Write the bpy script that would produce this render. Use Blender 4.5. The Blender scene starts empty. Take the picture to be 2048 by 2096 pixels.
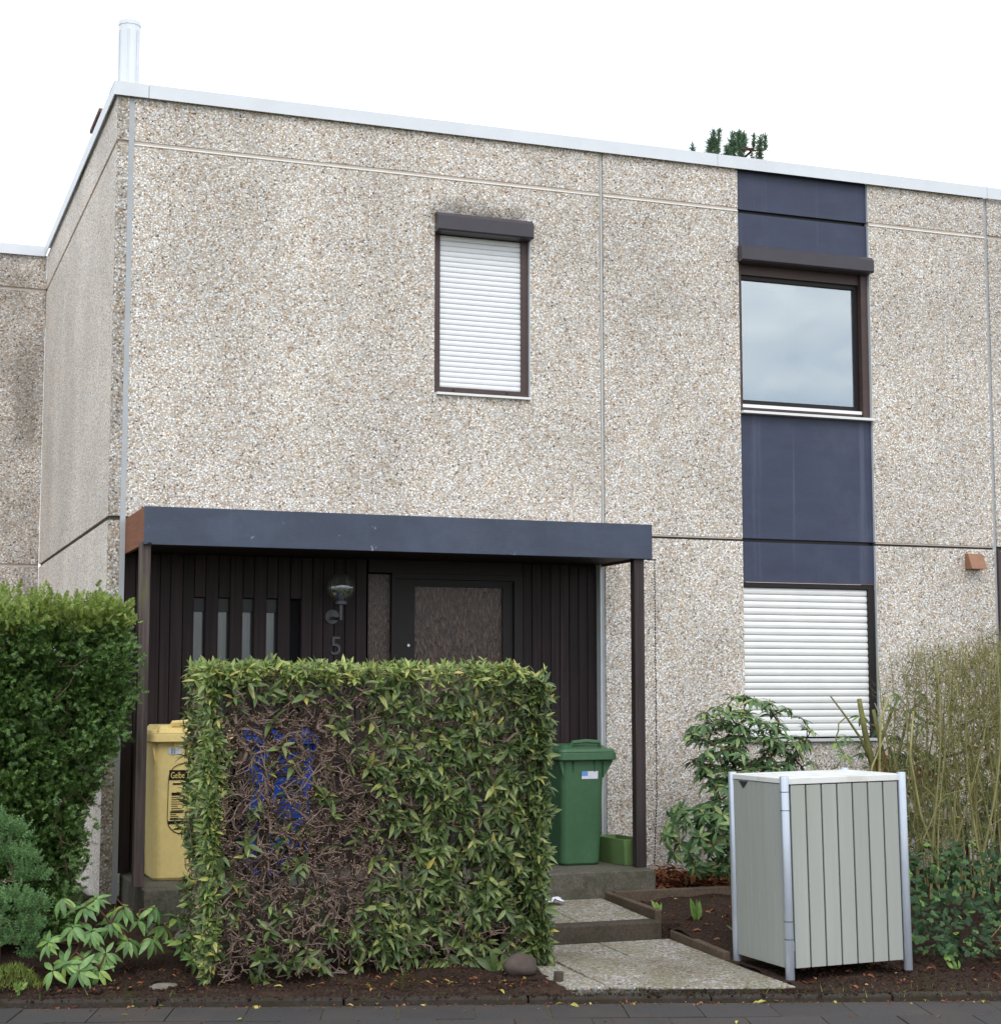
import bpy, math, random
import numpy as np
from mathutils import Vector, Matrix

random.seed(7)
R = np.random.default_rng(11)
SC = bpy.context.scene
COL = SC.collection
RAD = math.radians

# ------------------------------------------------------------------ camera
cam_d = bpy.data.cameras.new('camera')
cam = bpy.data.objects.new('camera', cam_d)
COL.objects.link(cam)
YAW, PITCH, ROLL = 0.358091, 0.104875, -0.00047
cam_d.sensor_fit = 'HORIZONTAL'
cam_d.sensor_width = 36.0
cam_d.lens = 36.0 * 3497.7 / 2048.0
cam_d.clip_end = 2000
_f = Vector((math.sin(YAW) * math.cos(PITCH), math.cos(YAW) * math.cos(PITCH), math.sin(PITCH)))
_r = Vector((math.cos(YAW), -math.sin(YAW), 0))
_u = _r.cross(_f)
_r, _u = math.cos(ROLL) * _r + math.sin(ROLL) * _u, -math.sin(ROLL) * _r + math.cos(ROLL) * _u
cam.matrix_world = Matrix(((_r.x, _u.x, -_f.x, -1.58833), (_r.y, _u.y, -_f.y, -12.03472),
                           (_r.z, _u.z, -_f.z, 1.63546), (0, 0, 0, 1)))
SC.camera = cam

# ------------------------------------------------------------------ world (bright overcast)
SUN_EL, SUN_AZ = RAD(50), RAD(190)      # azimuth measured from +Y towards +X
w = bpy.data.worlds.new('World')
SC.world = w
w.use_nodes = True
nt = w.node_tree
nt.nodes.clear()
N = nt.nodes.new
L = nt.links.new
out = N('ShaderNodeOutputWorld')
bg = N('ShaderNodeBackground')
sky = N('ShaderNodeTexSky')
sky.sky_type = 'NISHITA'
sky.sun_disc = False
sky.sun_elevation = SUN_EL
sky.sun_rotation = SUN_AZ
sky.air_density = 1.5
sky.dust_density = 4.0
skym = N('ShaderNodeVectorMath'); skym.operation = 'SCALE'; skym.inputs[3].default_value = 0.12
L(sky.outputs[0], skym.inputs[0])
tc = N('ShaderNodeTexCoord')
mp = N('ShaderNodeMapping'); mp.inputs['Scale'].default_value = (1, 1, 2.2)
L(tc.outputs['Generated'], mp.inputs[0])
nz = N('ShaderNodeTexNoise'); nz.inputs['Scale'].default_value = 9.5; nz.inputs['Detail'].default_value = 6
L(mp.outputs[0], nz.inputs['Vector'])
cr = N('ShaderNodeValToRGB')
cr.color_ramp.elements[0].position = 0.42; cr.color_ramp.elements[0].color = (1.14, 1.29, 1.47, 1)
cr.color_ramp.elements[1].position = 0.60; cr.color_ramp.elements[1].color = (1.75, 1.78, 1.82, 1)
L(nz.outputs[0], cr.inputs[0])
mx = N('ShaderNodeMix'); mx.data_type = 'RGBA'; mx.inputs[0].default_value = 0.88
L(skym.outputs[0], mx.inputs[6]); L(cr.outputs[0], mx.inputs[7])
L(mx.outputs[2], bg.inputs[0])
bg.inputs[1].default_value = 1.0
L(bg.outputs[0], out.inputs[0])

sun_d = bpy.data.lights.new('sun', 'SUN')
sun_d.energy = 0.9
sun_d.angle = RAD(25)
sun_d.color = (1.0, 0.975, 0.94)
sun = bpy.data.objects.new('sun', sun_d)
COL.objects.link(sun)
_sd = Vector((math.sin(SUN_AZ) * math.cos(SUN_EL), math.cos(SUN_AZ) * math.cos(SUN_EL), math.sin(SUN_EL)))
sun.rotation_euler = _sd.to_track_quat('Z', 'Y').to_euler()
sun.location = (0, -5, 12)

SC.view_settings.view_transform = 'Standard'
SC.view_settings.look = 'None'
SC.view_settings.exposure = 0.1
SC.view_settings.gamma = 1.0
SC.view_settings.use_curve_mapping = False

# ------------------------------------------------------------------ materials
def lin(r, g, b):
    f = lambda c: (c / 255 / 12.92) if c / 255 <= 0.04045 else ((c / 255 + 0.055) / 1.055) ** 2.4
    return (f(r), f(g), f(b), 1)

MATS = {}

class NT:
    def __init__(self, name):
        self.m = bpy.data.materials.new(name)
        self.m.use_nodes = True
        self.t = self.m.node_tree
        self.b = self.t.nodes['Principled BSDF']
        self.o = self.t.nodes['Material Output']
        MATS[name] = self.m
    def n(self, typ, **kw):
        x = self.t.nodes.new(typ)
        for k, v in kw.items():
            if k.startswith('i_'):
                x.inputs[k[2:].replace('_', ' ')].default_value = v
            else:
                setattr(x, k, v)
        return x
    def l(self, a, b):
        self.t.links.new(a, b)
    def pos(self):
        return self.n('ShaderNodeNewGeometry').outputs['Position']
    def objc(self):
        return self.n('ShaderNodeTexCoord').outputs['Object']
    def map(self, v, scale):
        m = self.n('ShaderNodeMapping'); m.inputs['Scale'].default_value = scale
        self.l(v, m.inputs[0]); return m.outputs[0]
    def noise(self, v, scale, detail=3, rough=0.5):
        x = self.n('ShaderNodeTexNoise'); x.inputs['Scale'].default_value = scale
        x.inputs['Detail'].default_value = detail; x.inputs['Roughness'].default_value = rough
        self.l(v, x.inputs['Vector']); return x.outputs[0]
    def ramp(self, v, stops, interp='LINEAR'):
        x = self.n('ShaderNodeValToRGB'); x.color_ramp.interpolation = interp
        e = x.color_ramp.elements
        while len(e) < len(stops): e.new(0.5)
        for q, (p, c) in zip(e, stops):
            q.position = p; q.color = c
        self.l(v, x.inputs[0]); return x.outputs[0]
    def mix(self, fac, a, b, mode='MIX'):
        x = self.n('ShaderNodeMix'); x.data_type = 'RGBA'; x.blend_type = mode
        for s, v in ((0, fac), (6, a), (7, b)):
            if isinstance(v, (int, float)): x.inputs[s].default_value = v
            elif isinstance(v, tuple): x.inputs[s].default_value = v
            else: self.l(v, x.inputs[s])
        return x.outputs[2]
    def math(self, op, a, b=None, c=None, clamp=False):
        x = self.n('ShaderNodeMath'); x.operation = op; x.use_clamp = clamp
        for s, v in ((0, a), (1, b), (2, c)):
            if v is None: continue
            if isinstance(v, (int, float)): x.inputs[s].default_value = v
            else: self.l(v, x.inputs[s])
        return x.outputs[0]
    def rng(self, v, a, b, c=0.0, d=1.0):
        x = self.n('ShaderNodeMapRange'); x.interpolation_type = 'SMOOTHSTEP'
        for s, q in ((1, a), (2, b), (3, c), (4, d)): x.inputs[s].default_value = q
        self.l(v, x.inputs[0]); return x.outputs[0]
    def bump(self, h, strength, dist):
        x = self.n('ShaderNodeBump'); x.inputs['Strength'].default_value = strength
        x.inputs['Distance'].default_value = dist
        self.l(h, x.inputs['Height']); self.l(x.outputs[0], self.b.inputs['Normal'])
    def col(self, c):
        if isinstance(c, tuple): self.b.inputs['Base Color'].default_value = c
        else: self.l(c, self.b.inputs['Base Color'])
        return self
    def rough(self, r, spec=0.5, metal=0.0):
        if isinstance(r, (int, float)): self.b.inputs['Roughness'].default_value = r
        else: self.l(r, self.b.inputs['Roughness'])
        self.b.inputs['Specular IOR Level'].default_value = spec
        self.b.inputs['Metallic'].default_value = metal
        return self

G1 = (1, 1, 1, 1)

def pebble(name, scale, dirt=0.0, soot=False, ground=False, gain=1.0):
    m = NT(name)
    p = m.pos()
    vo = m.n('ShaderNodeTexVoronoi'); vo.inputs['Scale'].default_value = scale
    m.l(p, vo.inputs['Vector'])
    sep = m.n('ShaderNodeSeparateColor'); m.l(vo.outputs['Color'], sep.inputs[0])
    g = lambda r, gg, b: tuple(min(1, x * gain) for x in lin(r, gg, b)[:3]) + (1,)
    c = m.ramp(sep.outputs[0], [(0.0, g(66, 60, 56)), (0.04, g(128, 106, 90)), (0.12, g(176, 148, 120)), (0.22, g(206, 184, 154)),
                                (0.36, g(174, 172, 170)), (0.5, g(208, 203, 196)), (0.66, g(196, 194, 192)),
                                (0.8, g(230, 228, 226)), (1.0, g(242, 241, 240))])
    br = m.rng(sep.outputs[1], 0, 1, 0.82, 1.12)
    c = m.mix(1.0, c, br, 'MULTIPLY')
    edge = m.rng(vo.outputs['Distance'], 0.42, 0.7)
    c = m.mix(m.math('MULTIPLY', edge, 0.7), c, g(150, 140, 130))
    big = m.noise(p, 0.9, 5, 0.6)
    c = m.mix(1.0, c, m.rng(big, 0.3, 0.7, 0.86, 1.08), 'MULTIPLY')
    oi = m.n('ShaderNodeObjectInfo')
    c = m.mix(1.0, c, m.rng(oi.outputs['Random'], 0, 1, 0.95, 1.05), 'MULTIPLY')
    pat = m.noise(p, 4.5, 5, 0.65)
    c = m.mix(m.rng(pat, 0.52, 0.72, 0.0, 0.25), c, g(160, 158, 156))
    stk = m.noise(m.map(p, (5.0, 5.0, 0.4)), 1.0, 4, 0.65)
    c = m.mix(m.rng(stk, 0.55, 0.75, 0.0, 0.12), c, g(134, 122, 108))
    mid = m.noise(p, 9.0, 3)
    c = m.mix(m.rng(mid, 0.45, 0.75, 0.0, 0.10), c, g(190, 166, 138))
    if dirt:
        dn = m.noise(m.map(p, (1.6, 1.6, 0.7)), 1.7, 5, 0.65)
        c = m.mix(m.rng(dn, 0.35, 0.68, 0.0, dirt), c, g(70, 60, 50))
    if soot:
        sx = m.n('ShaderNodeSeparateXYZ'); m.l(p, sx.inputs[0])
        zf = m.rng(sx.outputs[2], 5.24, 5.45, 1.0, 0.0)
        zf = m.math('MULTIPLY', zf, m.rng(sx.outputs[2], 5.18, 5.22, 0.0, 1.0))
        xf = m.math('MULTIPLY', m.rng(sx.outputs[0], 2.22, 2.5, 0.0, 1.0), m.rng(sx.outputs[0], 2.98, 3.26, 1.0, 0.0))
        sn = m.noise(p, 7.0, 5, 0.7)
        s = m.math('MULTIPLY', m.math('MULTIPLY', zf, xf), m.rng(sn, 0.25, 0.7, 0.35, 1.0))
        c = m.mix(m.math('MULTIPLY', s, 0.85), c, g(52, 46, 40))
    if ground:
        dn = m.noise(p, 3.0, 5, 0.7)
        c = m.mix(m.rng(dn, 0.32, 0.66, 0.0, 0.5), c, lin(108, 104, 60))
        dn2 = m.noise(p, 1.3, 4, 0.6)
        c = m.mix(m.rng(dn2, 0.45, 0.75, 0.0, 0.45), c, lin(100, 86, 64))
    m.col(c).rough(0.75, 0.3)
    h = m.math('SUBTRACT', 1.0, vo.outputs['Distance'])
    m.bump(h, 0.45, 0.010)
    return m

pebble('pebble_wall', 88, dirt=0.10, soot=True, gain=1.27)
pebble('pebble_dirty', 76, dirt=0.45, gain=1.08)
pebble('pebble_side', 100, dirt=0.03, gain=1.65)
pebble('pebble_path', 68, ground=True, gain=0.66)

def simple(name, rgb, rough=0.6, var=0.12, scale=6.0, spec=0.4, metal=0.0, bump=0.0, bscale=60.0, stretch=(1, 1, 1), coord='pos'):
    m = NT(name)
    p = m.pos() if coord == 'pos' else m.objc()
    v = m.noise(m.map(p, stretch), scale, 4, 0.6)
    c = lin(*rgb)
    a = tuple(x * (1 - var) for x in c[:3]) + (1,)
    b = tuple(min(1, x * (1 + var)) for x in c[:3]) + (1,)
    m.col(m.ramp(v, [(0.3, a), (0.7, b)])).rough(rough, spec, metal)
    if bump:
        m.bump(m.noise(m.map(p, stretch), bscale, 3), bump, 0.004)
    return m

simple('flashing', (222, 226, 232), 0.45, 0.05, 3.0, 0.5, bump=0.05, bscale=2.0)
simple('zinc_white', (228, 232, 238), 0.35, 0.03, 3.0, 0.5)
simple('seal_grey', (176, 180, 184), 0.6, 0.08, 8.0)
simple('seal_taupe', (198, 186, 176), 0.7, 0.10, 9.0)
simple('seal_dark', (74, 72, 66), 0.8, 0.18, 9.0)
simple('lip_pale', (226, 222, 214), 0.7, 0.08, 10.0)
simple('render_pale', (206, 210, 212), 0.6, 0.06, 10.0)
simple('brown_alu', (63, 58, 65), 0.4, 0.08, 7.0, 0.5)
simple('brown_frame', (78, 62, 60), 0.5, 0.14, 9.0, 0.4, stretch=(1, 1, 4))
simple('dark_wood_frame', (32, 27, 28), 0.5, 0.14, 9.0, 0.35, stretch=(4, 1, 1))
simple('shutter_white', (240, 242, 246), 0.4, 0.025, 5.0, 0.4)
simple('shutter_old', (240, 240, 238), 0.45, 0.04, 5.0, 0.4)
simple('white_plastic', (236, 236, 236), 0.4, 0.03)
simple('alu', (196, 204, 216), 0.32, 0.06, 9.0, 0.6, 0.55)
simple('soffit', (30, 25, 25), 0.6, 0.2, 6.0, 0.3)
simple('fascia_wood', (132, 84, 60), 0.65, 0.2, 5.0, 0.3, stretch=(1, 1, 12), bump=0.3, bscale=20)
simple('vent_brown', (150, 108, 84), 0.5, 0.1, 12.0)
simple('black_metal', (30, 29, 30), 0.4, 0.1)
simple('grey_metal', (74, 74, 78), 0.35, 0.1, 8.0, 0.5, 0.4)
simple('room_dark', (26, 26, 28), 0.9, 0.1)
simple('bulb_white', (150, 150, 146), 0.3, 0.02)
simple('soot_brown', (110, 84, 72), 0.7, 0.15, 9.0)
simple('bark_brown', (92, 66, 54), 0.8, 0.3, 20.0, 0.2, bump=0.4, bscale=80)
simple('bark_twig', (126, 108, 98), 0.8, 0.3, 16.0, 0.2)
simple('bark_grey', (104, 84, 70), 0.8, 0.3, 20.0, 0.2)
simple('bark_green', (124, 122, 76), 0.75, 0.25, 14.0, 0.25)
simple('bark_olive', (146, 142, 94), 0.75, 0.28, 9.0, 0.25)
simple('bark_red', (110, 62, 44), 0.85, 0.3, 14.0, 0.15)
simple('cut_end', (200, 160, 120), 0.8, 0.2, 30.0)
simple('sticker_white', (224, 226, 238), 0.4, 0.06, 40.0)
simple('sticker_blue', (112, 156, 224), 0.4, 0.08, 40.0)
simple('ink_black', (26, 24, 20), 0.6, 0.05)
simple('ink_yellow', (232, 208, 120), 0.6, 0.05)
simple('stone_grey', (124, 118, 106), 0.85, 0.2, 12.0, 0.2, bump=0.6, bscale=18)
simple('stone_dark', (86, 76, 70), 0.85, 0.2, 12.0, 0.2, bump=0.6, bscale=18)

# navy fibre-cement panels
def navy(name, chips=0.0, rgb=(61, 67, 88)):
    m = NT(name)
    p = m.pos()
    v = m.noise(m.map(p, (1, 1, 3)), 2.5, 5, 0.6)
    c = m.ramp(v, [(0.3, lin(*[x * 0.95 for x in rgb])), (0.7, lin(*[x * 1.07 for x in rgb]))])
    st = m.noise(m.map(p, (14, 14, 0.35)), 1.0, 3, 0.6)
    c = m.mix(m.rng(st, 0.58, 0.78, 0.0, 0.3), c, lin(112, 118, 140))
    bl = m.noise(p, 1.4, 6, 0.7)
    c = m.mix(m.rng(bl, 0.48, 0.72, 0.0, 0.35), c, lin(88, 94, 112))
    fine = m.noise(m.map(p, (30, 30, 160)), 1.0, 2)
    c = m.mix(1.0, c, m.rng(fine, 0.3, 0.7, 0.95, 1.05), 'MULTIPLY')
    if chips:
        ch = m.noise(p, 9.0, 6, 0.7)
        c = m.mix(m.rng(ch, 0.655, 0.675, 0.0, chips), c, lin(150, 156, 172))
        ch2 = m.noise(p, 3.0, 3, 0.7)
        c = m.mix(m.rng(ch2, 0.48, 0.72, 0.0, 0.3), c, lin(88, 98, 122))
    m.col(c).rough(0.5, 0.35)
    return m
navy('navy_panel')
navy('navy_fascia', 0.7, (66, 74, 91))

def wood_boards():
    m = NT('dark_boards')
    p = m.pos()
    oi = m.n('ShaderNodeObjectInfo')
    g = m.noise(m.map(p, (40, 40, 1.2)), 1.0, 5, 0.6)
    c = m.ramp(g, [(0.3, lin(39, 31, 33)), (0.7, lin(57, 47, 48))])
    c = m.mix(1.0, c, m.rng(oi.outputs['Random'], 0, 1, 0.8, 1.2), 'MULTIPLY')
    m.col(c).rough(0.55, 0.18)
    m.bump(g, 0.15, 0.003)
wood_boards()

def post_wood():
    m = NT('post_wood')
    p = m.pos()
    g = m.noise(m.map(p, (50, 50, 2.0)), 1.0, 5, 0.6)
    c = m.ramp(g, [(0.3, lin(44, 36, 37)), (0.7, lin(70, 60, 60))])
    s = m.n('ShaderNodeSeparateXYZ'); m.l(p, s.inputs[0])
    mo = m.math('MULTIPLY', m.rng(s.outputs[2], 1.3, 1.6, 0.0, 1.0), m.rng(s.outputs[2], 1.7, 2.1, 1.0, 0.0))
    mo = m.math('MULTIPLY', mo, m.rng(m.noise(p, 14.0, 4, 0.7), 0.42, 0.6))
    mo = m.math('MULTIPLY', mo, m.rng(s.outputs[0], 1.0, 1.2, 1.0, 0.0))
    c = m.mix(m.math('MULTIPLY', mo, 0.8), c, lin(104, 118, 48))
    m.col(c).rough(0.6, 0.3)
post_wood()

def weathered_post():
    m = NT('post_weathered')
    p = m.pos()
    g = m.noise(m.map(p, (60, 60, 2.0)), 1.0, 5, 0.65)
    c = m.ramp(g, [(0.3, lin(66, 57, 56)), (0.7, lin(108, 96, 92))])
    mo = m.noise(m.map(p, (6, 6, 1.6)), 1.0, 4, 0.7)
    c = m.mix(m.rng(mo, 0.56, 0.68, 0.0, 0.6), c, lin(98, 104, 56))
    m.col(c).rough(0.75, 0.2)
weathered_post()

def glass(name, refl, tint=(0.02, 0.022, 0.025, 1), ripple=0.0):
    m = NT(name)
    gl = m.n('ShaderNodeBsdfGlossy'); gl.inputs['Roughness'].default_value = 0.02
    gl.inputs['Color'].default_value = (0.88, 0.95, 1.0, 1)
    tr = m.n('ShaderNodeBsdfTransparent'); tr.inputs[0].default_value = (0.75, 0.78, 0.78, 1)
    mxs = m.n('ShaderNodeMixShader'); mxs.inputs[0].default_value = refl
    m.l(tr.outputs[0], mxs.inputs[1]); m.l(gl.outputs[0], mxs.inputs[2]); m.l(mxs.outputs[0], m.o.inputs[0])
    if ripple:
        b = m.n('ShaderNodeBump'); b.inputs['Strength'].default_value = ripple; b.inputs['Distance'].default_value = 0.01
        m.l(m.noise(m.pos(), 1.6, 2), b.inputs['Height']); m.l(b.outputs[0], gl.inputs['Normal'])
glass('window_glass', 0.31, ripple=0.04)
glass('globe_glass', 0.16)
_m = MATS['globe_glass'].node_tree
_mx = _m.nodes['Mix Shader']; _d = _m.nodes.new('ShaderNodeBsdfDiffuse'); _d.inputs[0].default_value = (0.30, 0.29, 0.25, 1)
_m2 = _m.nodes.new('ShaderNodeMixShader'); _m2.inputs[0].default_value = 0.13
_m.links.new(_mx.outputs[0], _m2.inputs[1]); _m.links.new(_d.outputs[0], _m2.inputs[2]); _m.links.new(_m2.outputs[0], _m.nodes['Material Output'].inputs[0])

def ornament_glass():
    m = NT('ornament_glass')
    p = m.pos()
    v = m.noise(m.map(p, (90, 90, 22)), 1.0, 3, 0.6)
    c = m.ramp(v, [(0.35, lin(34, 24, 20)), (0.55, lin(78, 56, 44)), (0.75, lin(140, 112, 90))])
    m.col(c).rough(0.25, 0.5)
    m.bump(v, 0.7, 0.01)
ornament_glass()
def slit_glass():
    m = NT('slit_glass')
    v = m.noise(m.map(m.pos(), (30, 30, 3)), 1.0, 3)
    m.col(m.ramp(v, [(0.3, lin(44, 54, 56)), (0.7, lin(78, 92, 92))])).rough(0.12, 0.8)
slit_glass()

def plastic(name, rgb, rough=0.42, dirt=(0, 0, 0), amt=0.25):
    m = NT(name)
    p = m.objc()
    v = m.noise(p, 3.0, 5, 0.65)
    c = m.mix(m.rng(v, 0.45, 0.75, 0.0, amt), lin(*rgb), lin(*dirt))
    f = m.noise(p, 30.0, 3)
    c = m.mix(1.0, c, m.rng(f, 0.3, 0.7, 0.96, 1.04), 'MULTIPLY')
    m.col(c).rough(rough, 0.4)
    m.bump(m.noise(p, 220.0, 2), 0.08, 0.002)
plastic('bin_yellow', (244, 219, 146), 0.5, (228, 208, 156), 0.5)
plastic('bin_green', (68, 104, 74), 0.42, (88, 122, 92), 0.5)
plastic('bin_blue', (28, 66, 156), 0.5, (44, 68, 120), 0.3)
plastic('planter_green', (112, 142, 88), 0.6, (84, 100, 62), 0.6)
plastic('tyre', (28, 28, 28), 0.8, (50, 48, 44), 0.3)

def planks(name, rgb):
    m = NT(name)
    p = m.objc()
    oi = m.n('ShaderNodeObjectInfo')
    g = m.noise(m.map(p, (26, 26, 1.2)), 1.0, 4, 0.6)
    c = m.ramp(g, [(0.3, lin(*[x * 0.975 for x in rgb])), (0.7, lin(*[min(255, x * 1.015) for x in rgb]))])
    st = m.noise(m.map(p, (3, 3, 0.5)), 1.6, 4, 0.6)
    c = m.mix(m.rng(st, 0.5, 0.8, 0.0, 0.22), c, lin(150, 150, 128))
    c = m.mix(1.0, c, m.rng(oi.outputs['Random'], 0, 1, 0.96, 1.03), 'MULTIPLY')
    m.col(c).rough(0.6, 0.3)
    m.bump(g, 0.1, 0.002)
planks('box_plank', (165, 168, 162))
def lidmat():
    m = NT('box_lid')
    p = m.objc()
    n1 = m.noise(p, 6.0, 5, 0.7)
    c = m.mix(m.rng(n1, 0.45, 0.7, 0.0, 0.5), lin(226, 226, 224), lin(184, 182, 162))
    m.col(c).rough(0.45, 0.4)
lidmat()

def mossy(name, base, moss, damp=0.5):
    m = NT(name)
    p = m.pos()
    f = m.noise(p, 55.0, 3, 0.7)
    c = m.ramp(f, [(0.3, lin(*[x * 0.84 for x in base])), (0.7, lin(*[min(255, x * 1.14) for x in base]))])
    n1 = m.noise(p, 3.2, 6, 0.7)
    c = m.mix(m.rng(n1, 0.44, 0.64, 0.0, damp), c, lin(*moss))
    n2 = m.noise(p, 12.0, 4, 0.7)
    c = m.mix(m.rng(n2, 0.58, 0.7, 0.0, 0.5), c, lin(*[x * 0.6 for x in base]))
    m.col(c).rough(0.85, 0.2)
    m.bump(f, 0.5, 0.006)
mossy('concrete_porch', (98, 94, 84), (62, 64, 44))
mossy('concrete_step', (78, 70, 62), (54, 54, 38), 0.7)
mossy('concrete_kerb', (62, 55, 50), (54, 50, 36), 0.7)
mossy('edging', (96, 82, 70), (66, 62, 46), 0.6)

def soil():
    m = NT('soil')
    p = m.pos()
    f = m.noise(p, 60.0, 4, 0.75)
    c = m.ramp(f, [(0.28, lin(30, 23, 20)), (0.55, lin(64, 50, 43)), (0.8, lin(112, 92, 78))])
    n1 = m.noise(p, 4.0, 5, 0.65)
    c = m.mix(m.rng(n1, 0.5, 0.72, 0.0, 0.5), c, lin(88, 68, 57))
    n2 = m.noise(p, 2.4, 5, 0.7)
    c = m.mix(m.rng(n2, 0.56, 0.72, 0.0, 0.6), c, lin(72, 76, 36))
    m.col(c).rough(0.95, 0.1)
    m.bump(f, 0.9, 0.02)
soil()

def street():
    for name, base in (('street_slab', (68, 65, 65)), ('street_base', (68, 63, 54))):
        m = NT(name)
        p = m.pos()
        oi = m.n('ShaderNodeObjectInfo')
        f = m.noise(p, 120.0, 3, 0.7)
        c = m.ramp(f, [(0.3, lin(*[x * 0.86 for x in base])), (0.7, lin(*[x * 1.14 for x in base]))])
        n1 = m.noise(p, 2.2, 6, 0.65)
        c = m.mix(m.rng(n1, 0.42, 0.7, 0.0, 0.55), c, lin(84, 74, 66))
        n2 = m.noise(p, 7.0, 5, 0.7)
        c = m.mix(m.rng(n2, 0.56, 0.75, 0.0, 0.45), c, lin(58, 55, 55))
        if name == 'street_slab':
            c = m.mix(1.0, c, m.rng(oi.outputs['Random'], 0, 1, 0.93, 1.06), 'MULTIPLY')
        else:
            n3 = m.noise(p, 5.0, 4, 0.7)
            c = m.mix(m.rng(n3, 0.42, 0.58, 0.0, 0.8), c, lin(112, 108, 62))
        m.col(c).rough(0.8, 0.25)
        m.bump(f, 0.4, 0.004)
street()

def leafmat(name, stops, rough=0.4, trans=0.22, spec=0.45):
    m = NT(name)
    ge = m.n('ShaderNodeNewGeometry')
    oi = m.n('ShaderNodeObjectInfo')
    r = m.math('FRACT', m.math('ADD', ge.outputs['Random Per Island'], oi.outputs['Random']))
    c = m.ramp(r, [(p, lin(*x)) for p, x in stops])
    v = m.noise(m.pos(), 45.0, 2)
    c = m.mix(1.0, c, m.rng(v, 0.3, 0.7, 0.85, 1.15), 'MULTIPLY')
    m.col(c).rough(rough, spec)
    tr = m.n('ShaderNodeBsdfTranslucent'); m.l(c, tr.inputs[0])
    ms = m.n('ShaderNodeMixShader'); ms.inputs[0].default_value = trans
    m.l(m.b.outputs[0], ms.inputs[1]); m.l(tr.outputs[0], ms.inputs[2]); m.l(ms.outputs[0], m.o.inputs[0])
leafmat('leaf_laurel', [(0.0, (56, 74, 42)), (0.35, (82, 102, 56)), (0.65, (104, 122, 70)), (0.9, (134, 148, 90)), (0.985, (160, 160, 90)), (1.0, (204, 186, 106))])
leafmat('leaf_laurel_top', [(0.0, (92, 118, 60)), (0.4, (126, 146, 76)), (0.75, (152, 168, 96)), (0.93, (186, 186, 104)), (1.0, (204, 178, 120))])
leafmat('leaf_rhodo', [(0.0, (50, 76, 48)), (0.4, (80, 110, 68)), (0.8, (116, 146, 94)), (1.0, (160, 176, 112))], 0.45, 0.22, 0.3)
leafmat('leaf_rhodo_front', [(0.0, (82, 116, 66)), (0.4, (106, 142, 80)), (0.8, (130, 164, 98)), (1.0, (150, 176, 84))], 0.4)
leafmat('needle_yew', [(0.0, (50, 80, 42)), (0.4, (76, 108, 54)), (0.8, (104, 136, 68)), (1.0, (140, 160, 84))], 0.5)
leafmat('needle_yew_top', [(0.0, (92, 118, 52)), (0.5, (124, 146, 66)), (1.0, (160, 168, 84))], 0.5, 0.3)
leafmat('needle_juniper', [(0.0, (84, 122, 74)), (0.5, (114, 154, 98)), (1.0, (150, 182, 124))], 0.55)
leafmat('needle_pine', [(0.0, (62, 92, 70)), (0.5, (86, 116, 86)), (1.0, (118, 140, 106))], 0.55)
leafmat('leaf_ivy', [(0.0, (38, 62, 38)), (0.5, (56, 84, 52)), (0.9, (80, 110, 66)), (1.0, (126, 156, 74))], 0.6, 0.22, 0.25)
leafmat('twig_mix', [(0.0, (92, 78, 58)), (0.35, (124, 114, 76)), (0.7, (138, 136, 84)), (1.0, (176, 164, 122))], 0.8, 0.1, 0.2)
leafmat('leaf_dead', [(0.0, (86, 46, 32)), (0.4, (124, 70, 46)), (0.8, (150, 98, 66)), (1.0, (188, 144, 104))], 0.8, 0.15, 0.2)
leafmat('leaf_yellow', [(0.0, (150, 140, 70)), (0.5, (186, 178, 88)), (1.0, (206, 196, 120))], 0.6, 0.2, 0.3)
leafmat('grass_blade', [(0.0, (78, 98, 40)), (0.5, (108, 128, 54)), (1.0, (150, 156, 78))], 0.6, 0.3)
leafmat('leaf_weed', [(0.0, (96, 128, 60)), (0.6, (128, 160, 80)), (1.0, (160, 184, 100))], 0.5, 0.3)

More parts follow.
